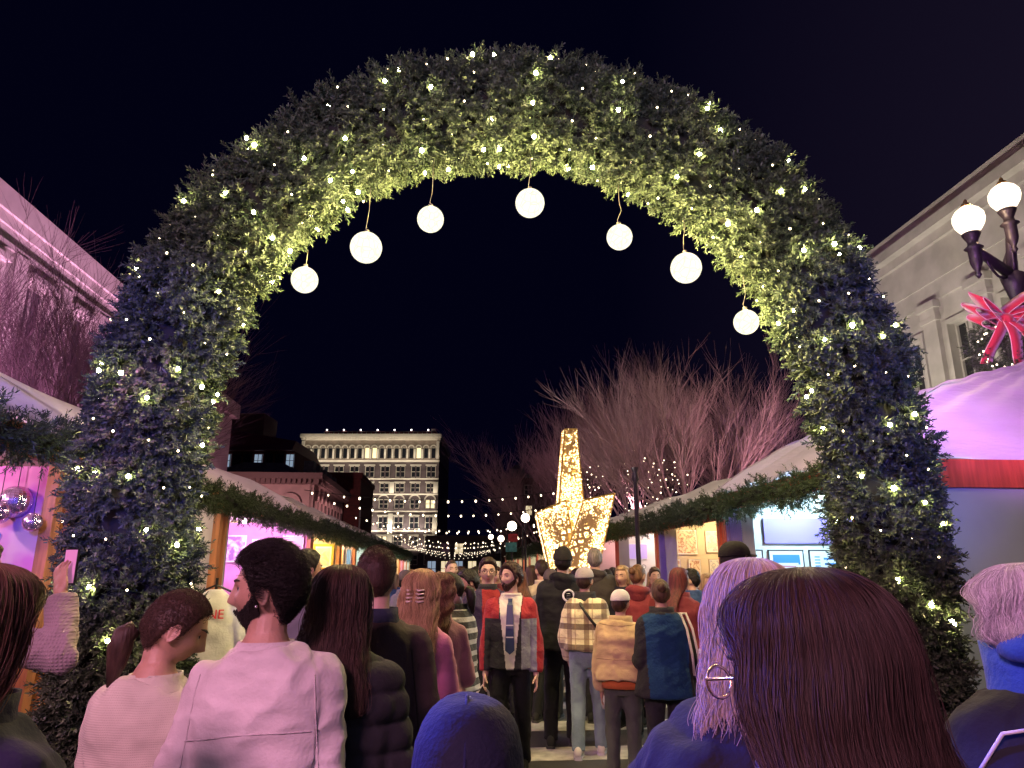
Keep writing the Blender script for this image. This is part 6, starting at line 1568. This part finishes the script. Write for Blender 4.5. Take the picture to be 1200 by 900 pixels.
# pink floods at the foot of the museum
for k in range(6):
    D = 11 + k * 4.2; spot(S(-11.5, D, .6), S(-16, D + 1, 11), 7600, (1, .46, .82), 105, .6, .3, 'facade_flood')
spot(S(-11.5, 40, .6), S(-16, 42, 9), 3500, (1, .35, .6), 110, .6, .3, 'facade_flood')
for D in (62, 72): spot(S(-12 if D > 65 else -19, D, 1 if D > 65 else 3.5), S(-15 if D > 65 else -20, D + (9 if D > 65 else 10), 7), 3000, (1, .62, .62), 110, .6, .3, 'facade_flood')
spot(S(-18, 88, 3), S(-17, 101, 12), 1500, (1, .3, .3), 90, .6, .3, 'facade_flood')
# right facade and tree light
for D in (16, 24, 32): spot(S(13, D, 3.9), S(20, D, 12), 2300, (1, .86, .68), 110, .6, .3, 'facade_flood')
spot(S(8.6, 17, 4.0), at(800, 470, 22), 900, (1, .56, .60), 95, .7, .3, 'tree_flood')
spot(S(7.4, 28, 4.0), at(690, 520, 34), 1000, (1, .56, .60), 95, .7, .3, 'tree_flood')
# violet wash on the satin roof, pink wash on the near left roof
spot((3.6, 4.4, 3.7), S(8.3, 9.6, 4.6), 2300, (.74, .26, 1), 46, .7, .2, 'violet_flood')
spot((-2.4, 2.2, 3.6), S(-5.0, 6.0, 3.9), 1700, (.36, .26, 1), 48, .7, .2, 'violet_flood')
spot((3.5, 3.5, 4.2), S(6.5, 8.4, 1.6), 190, (.8, .9, 1), 60, .7, .2, 'cool_flood')
# added fills for the bow, arch, roofs and crowd
spot(S(6.3, 9.6, 6.4), bc, 110, (1, .9, .85), 40, .6, .1, 'bow_fill')  # added spot that brightens the bow
spot((0, -2.5, 3.0), (0, 6, 6.6), 1500, (.60, .50, 1), 62, .8, .3, 'arch_fill')  # added violet fill for the top of the arch
for D in (9, 14, 20, 28): spot(S(.5, D, 8.5), S(7.5, D + 1, 3.5), 900, (1, .86, .72), 80, .7, .3, 'roof_fill'); spot(S(.5, D, 8.5), S(-6.5, D + 1, 3.5), 700, (1, .62, .70), 80, .7, .3, 'roof_fill')  # added overhead spots that brighten the stall roofs
for (s_, D, c, e_) in ((-2.9, 5.2, (1, .35, .75), 60), (-2.9, 9.5, (.85, .35, 1), 110), (3.9, 10.5, (1, .72, .40), 130), (4.0, 14.6, (1, .70, .45), 130), (-2.9, 15, (1, .45, .8), 120), (2.2, 6.6, (1, .78, .5), 50), (.2, 18, (1, .78, .55), 160), (.5, 27, (1, .8, .55), 200), (.5, 40, (1, .8, .6), 260)):
    l_ = spot(S(s_, D, 3.6), S(s_ * .35, D + .2, 1.0), e_ * 1.7, c, 130, .8, .12, 'crowd_fill')  # added spots standing in for stall light spilling onto the crowd

w = bpy.data.worlds.new('World'); scene.world = w; w.use_nodes = True; nt = w.node_tree; bg = nt.nodes['Background']
tc = nt.nodes.new('ShaderNodeTexCoord'); sx = nt.nodes.new('ShaderNodeSeparateXYZ'); nt.links.new(tc.outputs['Generated'], sx.inputs[0])
mr = nt.nodes.new('ShaderNodeMapRange'); mr.inputs['From Min'].default_value = .15; mr.inputs['From Max'].default_value = .75; nt.links.new(sx.outputs[0], mr.inputs[0])
mx = nt.nodes.new('ShaderNodeMix'); mx.data_type = 'RGBA'; mx.inputs[6].default_value = (.0007, .0007, .0058, 1); mx.inputs[7].default_value = (.010, .007, .018, 1)
nt.links.new(mr.outputs[0], mx.inputs[0]); nt.links.new(mx.outputs[2], bg.inputs['Color']); bg.inputs['Strength'].default_value = 1.0

cam = bpy.data.cameras.new('Camera'); co = bpy.data.objects.new('Camera', cam); co.location = (0, 0, CAMZ); co.rotation_euler = (PI / 2 + P, 0, 0)
cam.sensor_width = 36; cam.lens = F / 1200 * 36; cam.clip_end = 1500; cam.clip_start = .05; link(co)
for o in LINK: col.objects.link(o)
scene.camera = co
scene.view_settings.view_transform = 'Standard'; scene.view_settings.look = 'None'; scene.view_settings.exposure = 0; scene.view_settings.gamma = 1
cy = scene.cycles; cy.max_bounces = 5; cy.diffuse_bounces = 2; cy.glossy_bounces = 2; cy.transmission_bounces = 2; cy.transparent_max_bounces = 6
cy.sample_clamp_indirect = 3; cy.use_denoising = True; cy.caustics_reflective = False; cy.caustics_refractive = False; cy.use_light_tree = True
cy.use_adaptive_sampling = True; cy.adaptive_threshold = .02
